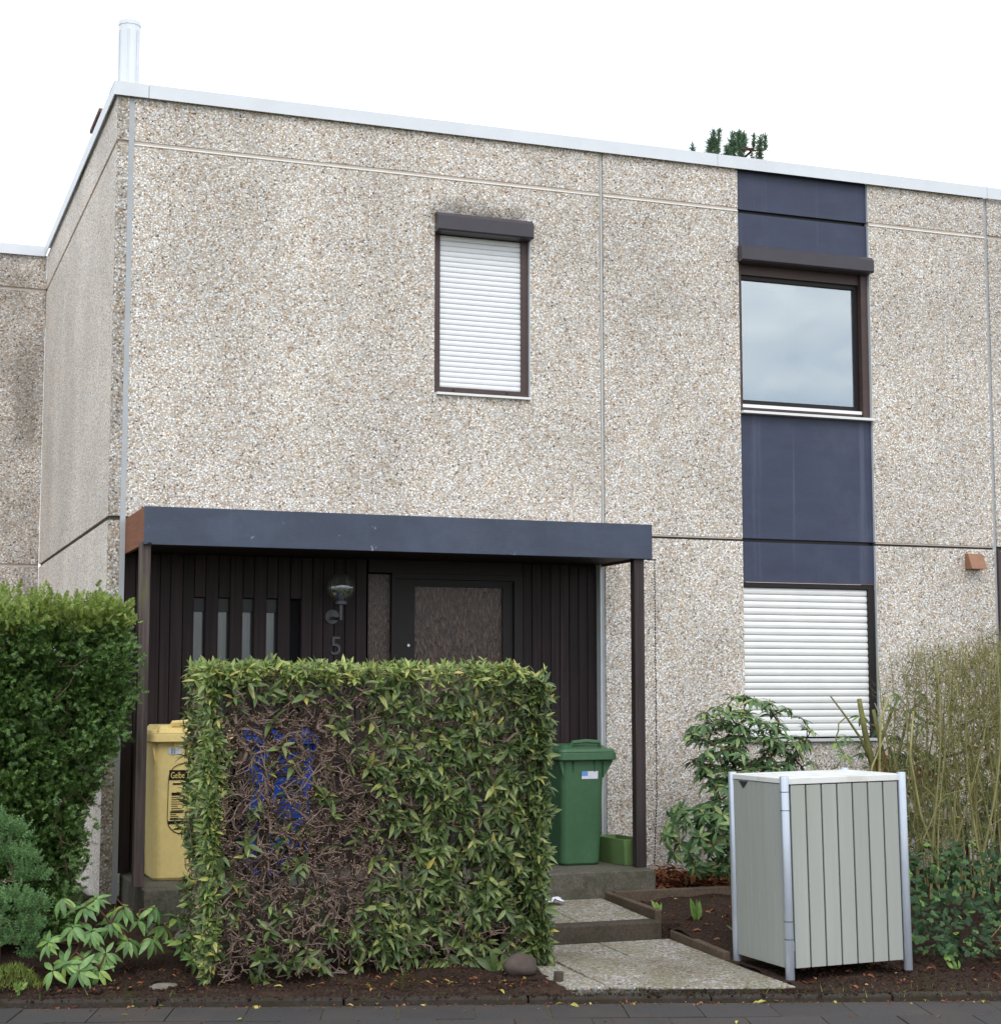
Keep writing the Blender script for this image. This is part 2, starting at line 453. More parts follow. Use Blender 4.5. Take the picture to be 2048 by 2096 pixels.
# ------------------------------------------------------------------ mesh helpers
class MB:
    def __init__(self):
        self.v = []; self.f = []
    def box(self, x0, x1, y0, y1, z0, z1):
        b = len(self.v)
        self.v += [(x0, y0, z0), (x1, y0, z0), (x1, y1, z0), (x0, y1, z0), (x0, y0, z1), (x1, y0, z1), (x1, y1, z1), (x0, y1, z1)]
        self.f += [tuple(b + i for i in q) for q in ((0, 3, 2, 1), (4, 5, 6, 7), (0, 1, 5, 4), (1, 2, 6, 5), (2, 3, 7, 6), (3, 0, 4, 7))]
        return self
    def prism(self, poly, z0, z1):
        """vertical prism over an xy polygon (counter-clockwise)"""
        b = len(self.v); n = len(poly)
        z0 = z0 if callable(z0) else (lambda x, y, c=z0: c)
        z1 = z1 if callable(z1) else (lambda x, y, c=z1: c)
        self.v += [(x, y, z0(x, y)) for x, y in poly] + [(x, y, z1(x, y)) for x, y in poly]
        self.f += [tuple(b + n - 1 - i for i in range(n)), tuple(b + n + i for i in range(n))]
        self.f += [(b + i, b + (i + 1) % n, b + n + (i + 1) % n, b + n + i) for i in range(n)]
        return self
    def loft(self, rings, cap=True):
        b = len(self.v); n = len(rings[0])
        for r in rings: self.v += [tuple(p) for p in r]
        for k in range(len(rings) - 1):
            for i in range(n):
                j = (i + 1) % n
                self.f.append((b + k * n + i, b + k * n + j, b + (k + 1) * n + j, b + (k + 1) * n + i))
        if cap:
            self.f.append(tuple(b + n - 1 - i for i in range(n)))
            self.f.append(tuple(b + (len(rings) - 1) * n + i for i in range(n)))
        return self
    def cyl(self, p0, p1, r0, r1=None, n=12, cap=True):
        r1 = r0 if r1 is None else r1
        p0, p1 = Vector(p0), Vector(p1)
        d = (p1 - p0).normalized()
        a = d.orthogonal().normalized(); c = d.cross(a)
        ring = lambda p, r: [p + r * (math.cos(t) * a + math.sin(t) * c) for t in [2 * math.pi * i / n for i in range(n)]]
        return self.loft([ring(p0, r0), ring(p1, r1)], cap)
    def tube(self, pts, r, n=6):
        pts = [Vector(p) for p in pts]
        rr = r if isinstance(r, (list, tuple)) else [r] * len(pts)
        rings = []
        for i, p in enumerate(pts):
            d = (pts[min(i + 1, len(pts) - 1)] - pts[max(i - 1, 0)]).normalized()
            if i == 0: a = d.orthogonal().normalized()
            else: a = (a - a.dot(d) * d).normalized()
            c = d.cross(a)
            rings.append([p + rr[i] * (math.cos(t) * a + math.sin(t) * c) for t in [2 * math.pi * k / n for k in range(n)]])
        return self.loft(rings)
    def sphere(self, c, r, nu=16, nv=10, sz=1.0):
        c = Vector(c)
        rings = []
        for k in range(1, nv):
            t = math.pi * k / nv - math.pi / 2
            rings.append([c + Vector((r * math.cos(t) * math.cos(2 * math.pi * i / nu), r * math.cos(t) * math.sin(2 * math.pi * i / nu), sz * r * math.sin(t))) for i in range(nu)])
        b = len(self.v)
        self.loft(rings, cap=False)
        lo = len(self.v); self.v.append(tuple(c - Vector((0, 0, r * sz)))); self.v.append(tuple(c + Vector((0, 0, r * sz))))
        e = b + (nv - 2) * nu
        for i in range(nu):
            self.f.append((lo, b + (i + 1) % nu, b + i)); self.f.append((lo + 1, e + i, e + (i + 1) % nu))
        return self

ROOT = {}

def link(name, mesh, parent):
    o = bpy.data.objects.new(name, mesh)
    COL.objects.link(o)
    if parent is not None: o.parent = parent
    return o

def rootloc(parent):
    while parent is not None and parent.parent is not None: parent = parent.parent
    return Vector(parent.location) if parent is not None else Vector((0, 0, 0))

def build(name, mb, mat, parent=None, smooth=False, bevel=0.0, seg=2, label=None):
    """mesh from world coordinates; children are stored relative to their thing's base"""
    off = rootloc(parent)
    me = bpy.data.meshes.new(name)
    me.from_pydata([(x - off.x, y - off.y, z - off.z) for x, y, z in mb.v], [], mb.f)
    me.materials.append(MATS[mat])
    if smooth:
        me.polygons.foreach_set('use_smooth', [True] * len(me.polygons))
    me.update()
    o = link(name, me, parent)
    if bevel:
        b = o.modifiers.new('bevel', 'BEVEL'); b.width = bevel; b.segments = seg; b.limit_method = 'ANGLE'
        b.angle_limit = RAD(40)
    if label: o['label'] = label
    return o

def box(name, x0, x1, y0, y1, z0, z1, mat, parent=None, bevel=0.0, **k):
    return build(name, MB().box(x0, x1, y0, y1, z0, z1), mat, parent, bevel=bevel, **k)

def tag(o, label=None, cat=None, group=None, kind=None):
    for k, v in (('label', label), ('category', cat), ('group', group), ('kind', kind)):
        if v: o[k] = v
    return o

def thing(name, loc, label, cat, group=None):
    o = bpy.data.objects.new(name, None)
    o.empty_display_size = 0.1
    COL.objects.link(o); o.location = loc
    return tag(o, label, cat, group)

def fast_mesh(name, V, F, mat, parent=None, kind=None, smooth=False, label=None):
    """V (n,3) world, F (m,k) uniform polygons"""
    off = np.array(rootloc(parent))
    V = np.asarray(V, np.float32) - off.astype(np.float32)
    F = np.asarray(F, np.int32)
    me = bpy.data.meshes.new(name)
    m, k = F.shape
    me.vertices.add(len(V)); me.vertices.foreach_set('co', V.ravel())
    me.loops.add(m * k); me.loops.foreach_set('vertex_index', F.ravel())
    me.polygons.add(m)
    me.polygons.foreach_set('loop_start', np.arange(0, m * k, k, dtype=np.int32))
    me.polygons.foreach_set('loop_total', np.full(m, k, np.int32))
    if smooth: me.polygons.foreach_set('use_smooth', np.ones(m, bool))
    me.materials.append(MATS[mat])
    me.update(calc_edges=True); me.validate()
    o = link(name, me, parent)
    if kind: o['kind'] = kind
    if label: o['label'] = label
    return o

def slab(xs, zs, holes, y0, y1):
    """a wall slab in the xz plane with rectangular holes, front at y0, back at y1"""
    X = sorted(set(xs) | {h[i] for h in holes for i in (0, 1)})
    Z = sorted(set(zs) | {h[i] for h in holes for i in (2, 3)})
    solid = {}
    for i in range(len(X) - 1):
        for j in range(len(Z) - 1):
            cx, cz = (X[i] + X[i + 1]) / 2, (Z[j] + Z[j + 1]) / 2
            solid[i, j] = not any(h[0] < cx < h[1] and h[2] < cz < h[3] for h in holes)
    mb = MB(); idx = {}
    def v(i, j, k):
        if (i, j, k) not in idx:
            idx[i, j, k] = len(mb.v); mb.v.append((X[i], (y0, y1)[k], Z[j]))
        return idx[i, j, k]
    for (i, j), s in solid.items():
        if not s: continue
        mb.f.append((v(i, j, 0), v(i + 1, j, 0), v(i + 1, j + 1, 0), v(i, j + 1, 0)))
        mb.f.append((v(i, j, 1), v(i, j + 1, 1), v(i + 1, j + 1, 1), v(i + 1, j, 1)))
        for di, dj, a, b in ((-1, 0, (i, j + 1), (i, j)), (1, 0, (i + 1, j), (i + 1, j + 1)), (0, -1, (i, j), (i + 1, j)), (0, 1, (i + 1, j + 1), (i, j + 1))):
            if not solid.get((i + di, j + dj), False):
                mb.f.append((v(*a, 0), v(*a, 1), v(*b, 1), v(*b, 0)))
    return mb

# ------------------------------------------------------------------ setting: ground, street, kerb, path
KS = -0.326                                     # the kerb runs askew to the house front
def kerb_y(x): return -2.25 + KS * (x + 0.8)
kd = Vector((1, KS, 0)).normalized(); kn = Vector((-kd.y, kd.x, 0))   # along / towards the house

g = MB(); g.v = [(-600, -600, -0.16), (600, -600, -0.16), (600, 600, -0.16), (-600, 600, -0.16)]; g.f = [(0, 1, 2, 3)]
tag(build('ground', g, 'street_base'), kind='structure')

def soil_z(x, y):
    t = np.clip((y - kerb_y(x) - 0.05) / 2.6, 0, 1)
    fl = np.clip((x - 3.2) / 0.2, 0, 1) * np.clip((4.75 - x) / 0.4, 0, 1) * np.clip((-2.3 - y) / 0.4, 0, 1)
    z = 0.0 + 0.21 * t * (1 - 0.9 * fl)
    z = z + 0.018 * np.sin(x * 7.1 + y * 5.3) * np.sin(y * 8.7 - x * 3.1) + 0.012 * np.sin(x * 17 + 3 * np.sin(y * 13)) * np.sin(y * 19)
    return np.where(t <= 0, -0.018, z)

def surface(x, y): return float(soil_z(np.float64(x), np.float64(y)))

def soil_sheet(name, x0, x1, nx, ny):
    xs = np.linspace(x0, x1, nx); V = []
    for x in xs:
        a = kerb_y(x) + 0.012
        for y in np.linspace(a, 0.3 if x > -0.05 else 5.0, ny):
            V.append((x, y, surface(x, min(y, 0.3))))
    V = np.array(V); F = []
    for i in range(nx - 1):
        for j in range(ny - 1):
            F.append((i * ny + j, (i + 1) * ny + j, (i + 1) * ny + j + 1, i * ny + j + 1))
    return fast_mesh(name, V, F, 'soil', kind='structure', smooth=True)
soil_sheet('soil_bed', -4.5, 2.14, 150, 70)
soil_sheet('soil_bed', 3.36, 12.5, 190, 70)

# street: base sheet plus single slabs in rows along the kerb
st = MB()
P0 = Vector((0, kerb_y(0), 0)) - kn * 0.02
q = [P0 - kd * 60, P0 - kd * 60 - kn * 40, P0 + kd * 60 - kn * 40, P0 + kd * 60]
st.v = [(p.x, p.y, -0.056) for p in q]; st.f = [(0, 1, 2, 3)]
street_o = tag(build('street', st, 'street_base'), kind='structure')
SL = 0.40
sm = None
for row in range(6):
    for i in range(-8, 24):
        a = (i + (0.5 if row % 2 else 0.0)) * SL - 1.5
        c = P0 + kd * (a + SL / 2) - kn * (0.06 + row * SL + SL / 2)
        if sm is None:
            h = SL / 2 - 0.004
            m_ = MB().box(-h, h, -h, h, -0.03, 0.0)
            sm = bpy.data.meshes.new('paving_slab'); sm.from_pydata(m_.v, [], m_.f); sm.materials.append(MATS['street_slab'])
        o = bpy.data.objects.new('paving_slab', sm); COL.objects.link(o); o.parent = street_o
        o.location = (c.x, c.y, -0.05 + R.uniform(-0.0035, 0.0035))
        o.rotation_euler = (R.uniform(-0.006, 0.006), R.uniform(-0.006, 0.006), math.atan2(kd.y, kd.x))

kerb = tag(bpy.data.objects.new('kerb', None), kind='structure'); COL.objects.link(kerb)
for i in range(-5, 15):
    a0, a1 = i * 1.0 + 0.004, (i + 1) * 1.0 - 0.004
    p = [P0 + kd * a0 - kn * 0.035, P0 + kd * a1 - kn * 0.035, P0 + kd * a1 + kn * 0.05, P0 + kd * a0 + kn * 0.05]
    build('kerb_stone', MB().prism([(v.x, v.y) for v in p], -0.15, -0.016 + R.uniform(-0.004, 0.004)), 'concrete_kerb', kerb, bevel=0.012)

# front path: pebble slabs, step, landing, porch
path = tag(bpy.data.objects.new('path', None), kind='structure'); COL.objects.link(path)
def clip_kerb(poly):
    out_ = []
    f = lambda p: p[1] - (kerb_y(p[0]) + 0.05)
    for i in range(len(poly)):
        a, b = poly[i], poly[(i + 1) % len(poly)]
        fa, fb = f(a), f(b)
        if fa >= 0: out_.append(a)
        if fa * fb < 0:
            t = fa / (fa - fb); out_.append((a[0] + t * (b[0] - a[0]), a[1] + t * (b[1] - a[1])))
    return out_
lowz = lambda x, y: 0.012 + max(0, (y + 3.3)) * 0.036
build('path_bed', MB().prism(clip_kerb([(2.02, -3.6), (3.44, -3.6), (3.44, -1.9), (2.02, -1.9)]), -0.12, lambda x, y: lowz(x, y) - 0.012), 'soil', path)
build('path_bed', MB().box(2.02, 3.44, -1.9, -0.98, -0.12, 0.15), 'soil', path)
for x0, x1 in ((2.12, 2.345), (2.353, 2.848), (2.856, 3.345)):
    for y0, y1 in ((-3.52, -2.943), (-2.937, -2.443), (-2.437, -1.93)):
        poly = clip_kerb([(x0, y0), (x1, y0), (x1, y1), (x0, y1)])
        if len(poly) > 2:
            dz = R.uniform(-0.004, 0.004)
            build('pebble_slab', MB().prism(poly, -0.05, lambda x, y, d=dz: lowz(x, y) + d), 'pebble_path', path, bevel=0.004)
for x0, x1 in ((2.3, 2.796), (2.804, 3.30)):
    for y0, y1 in ((-1.765, -1.36), (-1.354, -0.985)):
        dz = R.uniform(-0.003, 0.003)
        build('pebble_slab', MB().prism([(x0, y0), (x1, y0), (x1, y1), (x0, y1)], 0.05, lambda x, y, d=dz: 0.165 + (y + 1.77) * 0.06 + d), 'pebble_path', path, bevel=0.004)
build('step_block', MB().box(2.2, 3.30, -1.925, -1.77, -0.02, 0.17), 'concrete_step', path, bevel=0.012)
mbp = MB()
mbp.box(0.15, 3.72, -0.97, 0.12, -0.05, 0.392)
tag(build('porch_floor', mbp, 'concrete_porch', bevel=0.012), kind='structure')
edg = tag(bpy.data.objects.new('bed_edging', None), kind='structure'); COL.objects.link(edg)
def edge_stone(x0, y0, x1, y1, z0, z1, wd=0.05, zb=-0.05):
    a, b = Vector((x0, y0)), Vector((x1, y1)); d = (b - a).normalized(); n = Vector((-d.y, d.x)) * wd / 2
    poly = [a - n, b - n, b + n, a + n]
    f = lambda x, y: z0 + (z1 - z0) * (Vector((x, y)) - a).dot(d) / (b - a).length
    build('edging_stone', MB().prism([tuple(p) for p in poly], zb, f), 'edging', edg, bevel=0.008)
edge_stone(3.335, -1.0, 3.335, -1.80, 0.255, 0.225)
edge_stone(3.375, -1.93, 3.375, -2.66, 0.115, 0.075)
edge_stone(3.365, -1.03, 4.55, -1.03, 0.262, 0.262, 0.055)

# ------------------------------------------------------------------ the house
ZB, ZR = -0.1, 5.885
J1a, J1b, J2a, J2b = 5.522, 5.556, 2.828, 2.858      # joint gaps
XS0, XS1 = 0.083, 0.122                              # corner strip
XC0, XC1 = 3.747, 3.781                              # centre strip
PL, PR = 4.976, 6.211                                # navy column
XR0, XR1 = 7.37, 7.405                               # party strip
TH = 0.24
house = thing('terraced_house', (3.7, 0.0, 0.0), 'two-storey terraced house of exposed pebble concrete with navy window column and dark wooden entrance', 'house', 'terraced houses of the row')
W1 = (2.385, 3.163, 3.875, 5.25)
P = lambda xs, zs, holes, mat='pebble_wall', par=house, y0=0.0, y1=TH: build('wall_panel', slab(xs, zs, holes, y0, y1), mat, par)
P((XS1, XC0), (J2b, J1a), [W1])
P((XS1, XC0), (J1b, ZR), [])
P((XS1, XC0), (2.66, J2a), [])
P((XC1, PL), (J2b, J1a), [])
P((XC1, PL), (J1b, ZR), [])
P((PR, XR0), (J2b, J1a), [])
P((PR, XR0), (J1b, ZR), [])
P((XC1, XR0), (ZB, J2a), [(PL, PR, 1.235, J2a)])
# side wall (faces left) with its narrow end showing beside the corner strip
for z0, z1 in ((ZB, J2a), (J2b, J1a), (J1b, ZR)):
    build('wall_panel', MB().box(0.0, XS0, 0.002, 4.865, z0, z1), 'pebble_side', house)
    build('panel_end', MB().box(0.0, XS0, -0.004, 0.0015, z0, z1), 'pebble_dirty', house)
for z0, z1, mt in ((J1a, J1b, 'seal_taupe'), (J2a, J2b, 'seal_dark')):
    build('joint_seal', MB().box(0.015, XS0, 0.012, 4.86, z0 + 0.0005, z1 - 0.0005), mt, house)
# vertical seals
box('joint_seal', XS0 + 0.0005, XS1 - 0.0005, -0.002, 0.1, ZB, 5.868, 'seal_grey', house)
box('joint_seal', XC0 + 0.0005, XC1 - 0.0005, 0.016, 0.1, ZB, ZR, 'seal_grey', house)
box('joint_seal', XR0 + 0.0005, XR1 - 0.0005, 0.016, 0.1, ZB, ZR, 'seal_grey', house)
box('joint_bead', XC0 + 0.013, XC0 + 0.019, 0.006, 0.0155, 2.86, ZR, 'lip_pale', house)
# horizontal seals: taupe bed with a lip painted pale for caught light above, dark below
for x0, x1 in ((XS1, XC0), (XC1, PL), (PR, XR0)):
    box('joint_seal', x0 + 0.001, x1 - 0.001, 0.005, 0.1, J1a + 0.0005, J1b - 0.0005, 'seal_taupe', house)
    mbl = MB().loft([[(x0 + .001, 0.0045, J1a + 0.0006), (x0 + .001, -0.006, J1a + 0.0006), (x0 + .001, -0.005, J1a + 0.007), (x0 + .001, 0.0045, J1a + 0.014)],
                     [(x1 - .001, 0.0045, J1a + 0.0006), (x1 - .001, -0.006, J1a + 0.0006), (x1 - .001, -0.005, J1a + 0.007), (x1 - .001, 0.0045, J1a + 0.014)]])
    build('joint_lip', mbl, 'lip_pale', house)
    if x0 > 1:
        box('joint_seal', x0 + 0.001, x1 - 0.001, 0.022, 0.1, J2a + 0.0005, J2b - 0.0005, 'seal_dark', house)
        box('joint_lip', x0 + 0.001, x1 - 0.001, 0.004, 0.0215, J2b - 0.012, J2b - 0.0006, 'seal_taupe', house)
# navy column panels, set back a little
for z0, z1 in ((5.553, 5.955), (5.235, 5.521), (J2b, 3.86), (2.512, J2a)):
    box('cladding_panel', PL + 0.002, PR - 0.006, 0.028, 0.1, z0, z1, 'navy_panel', house)
box('joint_seal', PL + 0.002, PR - 0.006, 0.06, 0.1, 5.5215, 5.5525, 'black_metal', house)
box('joint_seal', PL + 0.002, PR - 0.006, 0.06, 0.1, J2a + 0.0005, J2b - 0.0005, 'black_metal', house)
box('joint_lip', PL + 0.002, PR - 0.006, 0.024, 0.0275, 2.506, 2.5115, 'soot_brown', house)
for z0, z1 in ((5.556, ZR), (3.875, J1a), (J2b, 3.87), (1.25, J2a)):
    box('reveal_strip', PR - 0.0055, PR - 0.0005, 0.001, 0.1, z0 + 0.002, z1 - 0.002, 'render_pale', house)
# roof and flashing
box('flat_roof', 0.09, XR0 + 0.01, 0.25, 8.0, ZR - 0.06, ZR, 'seal_dark', house)
def flash(par, x0, x1, z0=5.872, z1=5.972):
    mb = MB().box(x0, x1, -0.035, -0.027, z0, z1).box(x0, x1, -0.0269, 0.25, z1 - 0.008, z1)
    return build('roof_flashing', mb, 'flashing', par)
flash(house, -0.03, 0.213); flash(house, 0.217, 4.78); flash(house, 4.784, XR0 + 0.015)
build('roof_flashing', MB().box(-0.03, -0.022, -0.0265, 4.86, 5.872, 5.972).box(-0.0218, 0.25, 0.2505, 4.86, 5.964, 5.972), 'flashing', house)
box('shadow_gap', 0.0, XR0, -0.0255, -0.001, 5.886, 5.9, 'seal_dark', house)

# window with closed white roller shutter (upper floor)
def roll_slats(par, x0, x1, z0, z1, n, y, mat, bulge=0.006):
    h = (z1 - z0) / n
    prof = [(0.0, 0.0), (-bulge * 0.7, h * 0.18), (-bulge, h * 0.45), (-bulge * 0.75, h * 0.75), (-0.001, h * 0.93), (0.004, h * 0.93), (0.004, 0.0)]
    me = None
    off = rootloc(par)
    for k in range(n):
        if me is None:
            mb = MB().loft([[(x0, a, b) for a, b in prof], [(x1, a, b) for a, b in prof]])
            me = bpy.data.meshes.new('slat'); me.from_pydata([(x - off.x, yy, zz) for x, yy, zz in mb.v], [], mb.f); me.materials.append(MATS[mat])
        o = link('slat', me, par); o.location = (0, y - off.y, z0 + k * h - off.z)

def shutter_box(par, x0, x1, z0, z1):
    mb = MB().loft([[(x, 0.045, z0), (x, -0.07, z0), (x, -0.082, z0 + 0.012), (x, -0.082, z1 - 0.03), (x, -0.05, z1), (x, 0.045, z1)] for x in (x0, x1)])
    b = build('shutter_box', mb, 'brown_alu', par)
    return b

fr = MB().box(2.3855, 2.44, 0.035, 0.09, 3.876, 5.12).box(3.10, 3.155, 0.035, 0.09, 3.876, 5.12).box(2.4401, 3.0999, 0.036, 0.09, 3.876, 3.925)
win1 = build('window', fr, 'brown_frame', house)
shutter_box(win1, 2.386, 3.16, 5.105, 5.248)
roll_slats(win1, 2.4405, 3.0995, 3.926, 5.104, 29, 0.06, 'shutter_white')
box('backing', 2.386, 3.162, 0.12, 0.14, 3.876, 5.249, 'room_dark', win1)
box('sill', 2.40, 3.158, -0.03, 0.0345, 3.858, 3.875, 'white_plastic', win1)
box('reveal_strip', 3.157, 3.1625, 0.001, 0.034, 3.88, 5.1, 'render_pale', win1)
for x in (2.55, 2.98):
    build('screw', MB().cyl((x, 0.036, 3.905), (x, 0.03, 3.905), 0.008, n=8), 'black_metal', win1)

# window with big pane, shutter raised (upper floor, navy column)
fr = MB().box(PL + 0.002, 5.012, 0.03, 0.1, 3.886, 5.1).box(6.14, PR - 0.012, 0.03, 0.1, 3.886, 5.1)
fr.box(5.0121, 6.1399, 0.06, 0.12, 5.02, 5.12)
fr.box(5.0121, 6.1399, 0.06, 0.12, 3.886, 3.905)
win2 = build('window', fr, 'brown_frame', house)
shutter_box(win2, 4.966, 6.202, 5.102, 5.236)
sash = MB().box(5.02, 5.045, 0.085, 0.13, 3.95, 5.02).box(6.104, 6.135, 0.085, 0.13, 3.95, 5.02).box(5.0451, 6.1039, 0.085, 0.13, 3.95, 3.99).box(5.0451, 6.1039, 0.085, 0.13, 4.985, 5.0199)
build('sash', sash, 'dark_wood_frame', win2)
box('pane', 5.046, 6.103, 0.105, 0.111, 3.991, 4.984, 'window_glass', win2)
box('bottom_rail', 5.02, 6.135, 0.045, 0.084, 3.922, 3.948, 'white_plastic', win2)
box('bottom_rail', 5.02, 6.135, 0.05, 0.084, 3.906, 3.9215, 'brown_frame', win2)
box('sill', 4.985, 6.208, -0.035, 0.055, 3.864, 3.884, 'white_plastic', win2)
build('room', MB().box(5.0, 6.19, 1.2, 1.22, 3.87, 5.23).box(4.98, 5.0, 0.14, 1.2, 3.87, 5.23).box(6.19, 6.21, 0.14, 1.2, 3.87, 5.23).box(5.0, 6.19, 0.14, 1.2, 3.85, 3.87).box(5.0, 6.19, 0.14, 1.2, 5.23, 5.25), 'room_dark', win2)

# window with closed shutter (ground floor)
fr = MB().box(PL + 0.002, 6.20, 0.03, 0.1, 2.468, 2.505).box(6.142, 6.20, 0.025, 0.1, 1.262, 2.4679)
win3 = build('window', fr, 'dark_wood_frame', house)
roll_slats(win3, PL + 0.003, 6.141, 1.275, 2.467, 22, 0.055, 'shutter_old', 0.009)
box('backing', PL + 0.002, 6.205, 0.12, 0.14, 1.24, 2.51, 'room_dark', win3)
box('sill', PL + 0.003, 6.18, -0.03, 0.05, 1.24, 1.261, 'render_pale', win3)

# entrance: dark board wall with slits, side light and door
YW = 0.07
ent = build('entrance_wall', MB().box(XS1 + 0.001, XC0 - 0.012, YW + 0.10, YW + 0.12, 0.392, 2.65), 'dark_boards', house)
slits = [0.625, 0.799, 0.974, 1.148, 1.321]
SW = 0.081
def board(x0, x1, z0=0.394, z1=2.608, y=YW):
    box('board', x0 + 0.002, x1 - 0.002, y, y + 0.022, z0, z1, 'dark_boards', ent, bevel=0.003, seg=1)
x = XS1 + 0.002
edges = [XS1 + 0.002, 0.212, 0.30, 0.385, 0.457, 0.545]
for a, b in zip(edges, edges[1:]): board(a, b)
cur = 0.545
for s in slits:
    board(cur, s)
    board(s, s + SW, 2.305); board(s, s + SW, 0.394, 0.95)
    box('slit_pane', s, s + SW, YW + 0.07, YW + 0.075, 0.96, 2.3, 'slit_glass' if s < 1.3 else 'room_dark', ent)
    if s < 1.3: box('slit_block', s + .001, s + SW - .001, YW + 0.04, YW + 0.069, 2.205, 2.3, 'black_metal', ent)
    box('slit_cheek', s - 0.008, s, YW + 0.0225, YW + 0.07, 0.95, 2.3, 'dark_boards', ent)
    box('slit_cheek', s + SW, s + SW + 0.008, YW + 0.0225, YW + 0.07, 0.95, 2.3, 'dark_boards', ent)
    cur = s + SW
for a in np.arange(cur, 1.86, 0.0817):
    board(a, min(a + 0.0817, 1.9))
for a, b in zip(np.linspace(3.122, XC0 - 0.014, 9), np.linspace(3.122, XC0 - 0.014, 9)[1:]): board(a, b)
box('reveal_strip', XC0 - 0.0115, XC0 - 0.0005, 0.001, YW + 0.12, 0.394, 2.608, 'render_pale', house)
# side light
box('side_light', 1.905, 2.08, YW + 0.03, YW + 0.045, 0.9, 2.50, 'ornament_glass', ent)
box('side_frame', 1.9, 1.9045, YW - 0.004, YW + 0.06, 0.9, 2.505, 'dark_wood_frame', ent)
box('board', 1.905, 2.08, YW, YW + 0.022, 0.394, 0.899, 'dark_boards', ent)
box('head_board', 1.905, 3.118, YW - 0.006, YW + 0.03, 2.512, 2.608, 'dark_wood_frame', ent)
# door
df = MB().box(2.082, 2.112, YW - 0.01, YW + 0.09, 0.394, 2.51).box(3.05, 3.118, YW - 0.01, YW + 0.09, 0.394, 2.51).box(2.1121, 3.0499, YW - 0.01, YW + 0.09, 2.47, 2.51)
door = build('door', df, 'dark_wood_frame', house)
dl = MB().box(2.114, 2.268, YW + 0.015, YW + 0.06, 0.41, 2.468).box(2.966, 3.048, YW + 0.015, YW + 0.06, 0.41, 2.468).box(2.2681, 2.9659, YW + 0.015, YW + 0.06, 2.418, 2.468).box(2.2681, 2.9659, YW + 0.015, YW + 0.06, 0.41, 0.95)
build('door_leaf', dl, 'dark_wood_frame', door)
box('door_pane', 2.2685, 2.9655, YW + 0.035, YW + 0.042, 0.951, 2.417, 'ornament_glass', door)
build('lock', MB().cyl((2.215, YW + 0.014, 1.977), (2.215, YW - 0.004, 1.977), 0.011, n=10), 'alu', door)
box('handle_plate', 2.13, 2.168, YW + 0.006, YW + 0.0145, 1.34, 1.44, 'white_plastic', door)
build('handle', MB().tube([(2.149, YW + 0.006, 1.42), (2.149, YW - 0.045, 1.42), (2.26, YW - 0.05, 1.42)], 0.01), 'grey_metal', door)

# canopy over the entrance
CX0, CX1, CY, CZ0, CZ1 = 0.122, 3.769, -0.858, 2.591, 2.842
fas = MB().box(CX0, CX1, CY, CY + 0.025, CZ0, CZ1)
canopy = build('canopy', fas, 'navy_fascia', house, bevel=0.003)
box('end_board', CX0, CX0 + 0.025, CY + 0.0255, -0.002, CZ0 + 0.003, CZ1 - 0.002, 'fascia_wood', canopy)
box('end_board', CX1 - 0.025, CX1, CY + 0.0255, -0.002, CZ0 + 0.003, CZ1 - 0.002, 'fascia_wood', canopy)
box('roof_sheet', CX0 + 0.026, CX1 - 0.026, CY + 0.026, -0.003, CZ1 - 0.03, CZ1 - 0.01, 'seal_dark', canopy)
for k in range(9):
    a = CY + 0.027 + k * 0.0914
    box('soffit_board', CX0 + 0.026, CX1 - 0.026, a, a + 0.088, CZ0 + 0.02, CZ0 + 0.036, 'soffit', canopy)
box('soffit_board', CX0 + 0.026, XC0 - 0.012, -0.001, YW + 0.098, 2.611, 2.63, 'soffit', canopy)
for x0, x1 in ((0.103, 0.172), (3.637, 3.715)):
    box('post', x0, x1, -0.83, -0.757, 0.392, CZ0 + 0.019, 'post_weathered' if x0 < 1 else 'post_wood', canopy, bevel=0.004)
box('drip_edge', CX1 - 0.03, CX1 + 0.03, CY - 0.004, CY + 0.03, CZ0 - 0.008, CZ0 - 0.001, 'black_metal', canopy)
build('gutter_nozzle', MB().cyl((0.155, CY + 0.02, CZ0 + 0.012), (0.155, CY - 0.045, CZ0 - 0.004), 0.011, n=10), 'black_metal', canopy)

# brown vent hood by the party line
vh = MB().loft([[(x, 0.0, 2.655), (x, -0.10, 2.655), (x, -0.045, 2.785), (x, 0.0, 2.79)] for x in (7.075, 7.225)])
build('vent_hood', vh, 'vent_brown', house, bevel=0.003)

# flue pipe and small chimney on the roof
fl = MB()
ring = lambda z, r: [(0.155 + r * math.cos(t), 0.6 + r * math.sin(t), z) for t in [2 * math.pi * k / 10 for k in range(10)]]
fl.loft([ring(5.88, 0.082), ring(6.63, 0.082)])
flue = build('flue_pipe', fl, 'zinc_white', house)
build('flue_cap', MB().loft([ring(6.6305, 0.086), ring(6.66, 0.086), ring(6.71, 0.055), ring(6.715, 0.02)]), 'zinc_white', flue)
for t in (3.4, 4.5, 5.4):
    cx, cy = 0.155 + 0.084 * math.cos(t), 0.6 + 0.084 * math.sin(t)
    build('seam', MB().cyl((cx, cy, 5.9), (cx, cy, 6.59), 0.006, n=6), 'flashing', flue)
chim = MB().box(0.12, 0.7, 1.95, 2.45, 5.88, 6.39)
ch = build('chimney', chim, 'soot_brown', house)
box('chimney_cap', 0.10, 0.72, 1.9, 2.5, 6.3905, 6.42, 'soot_brown', ch)

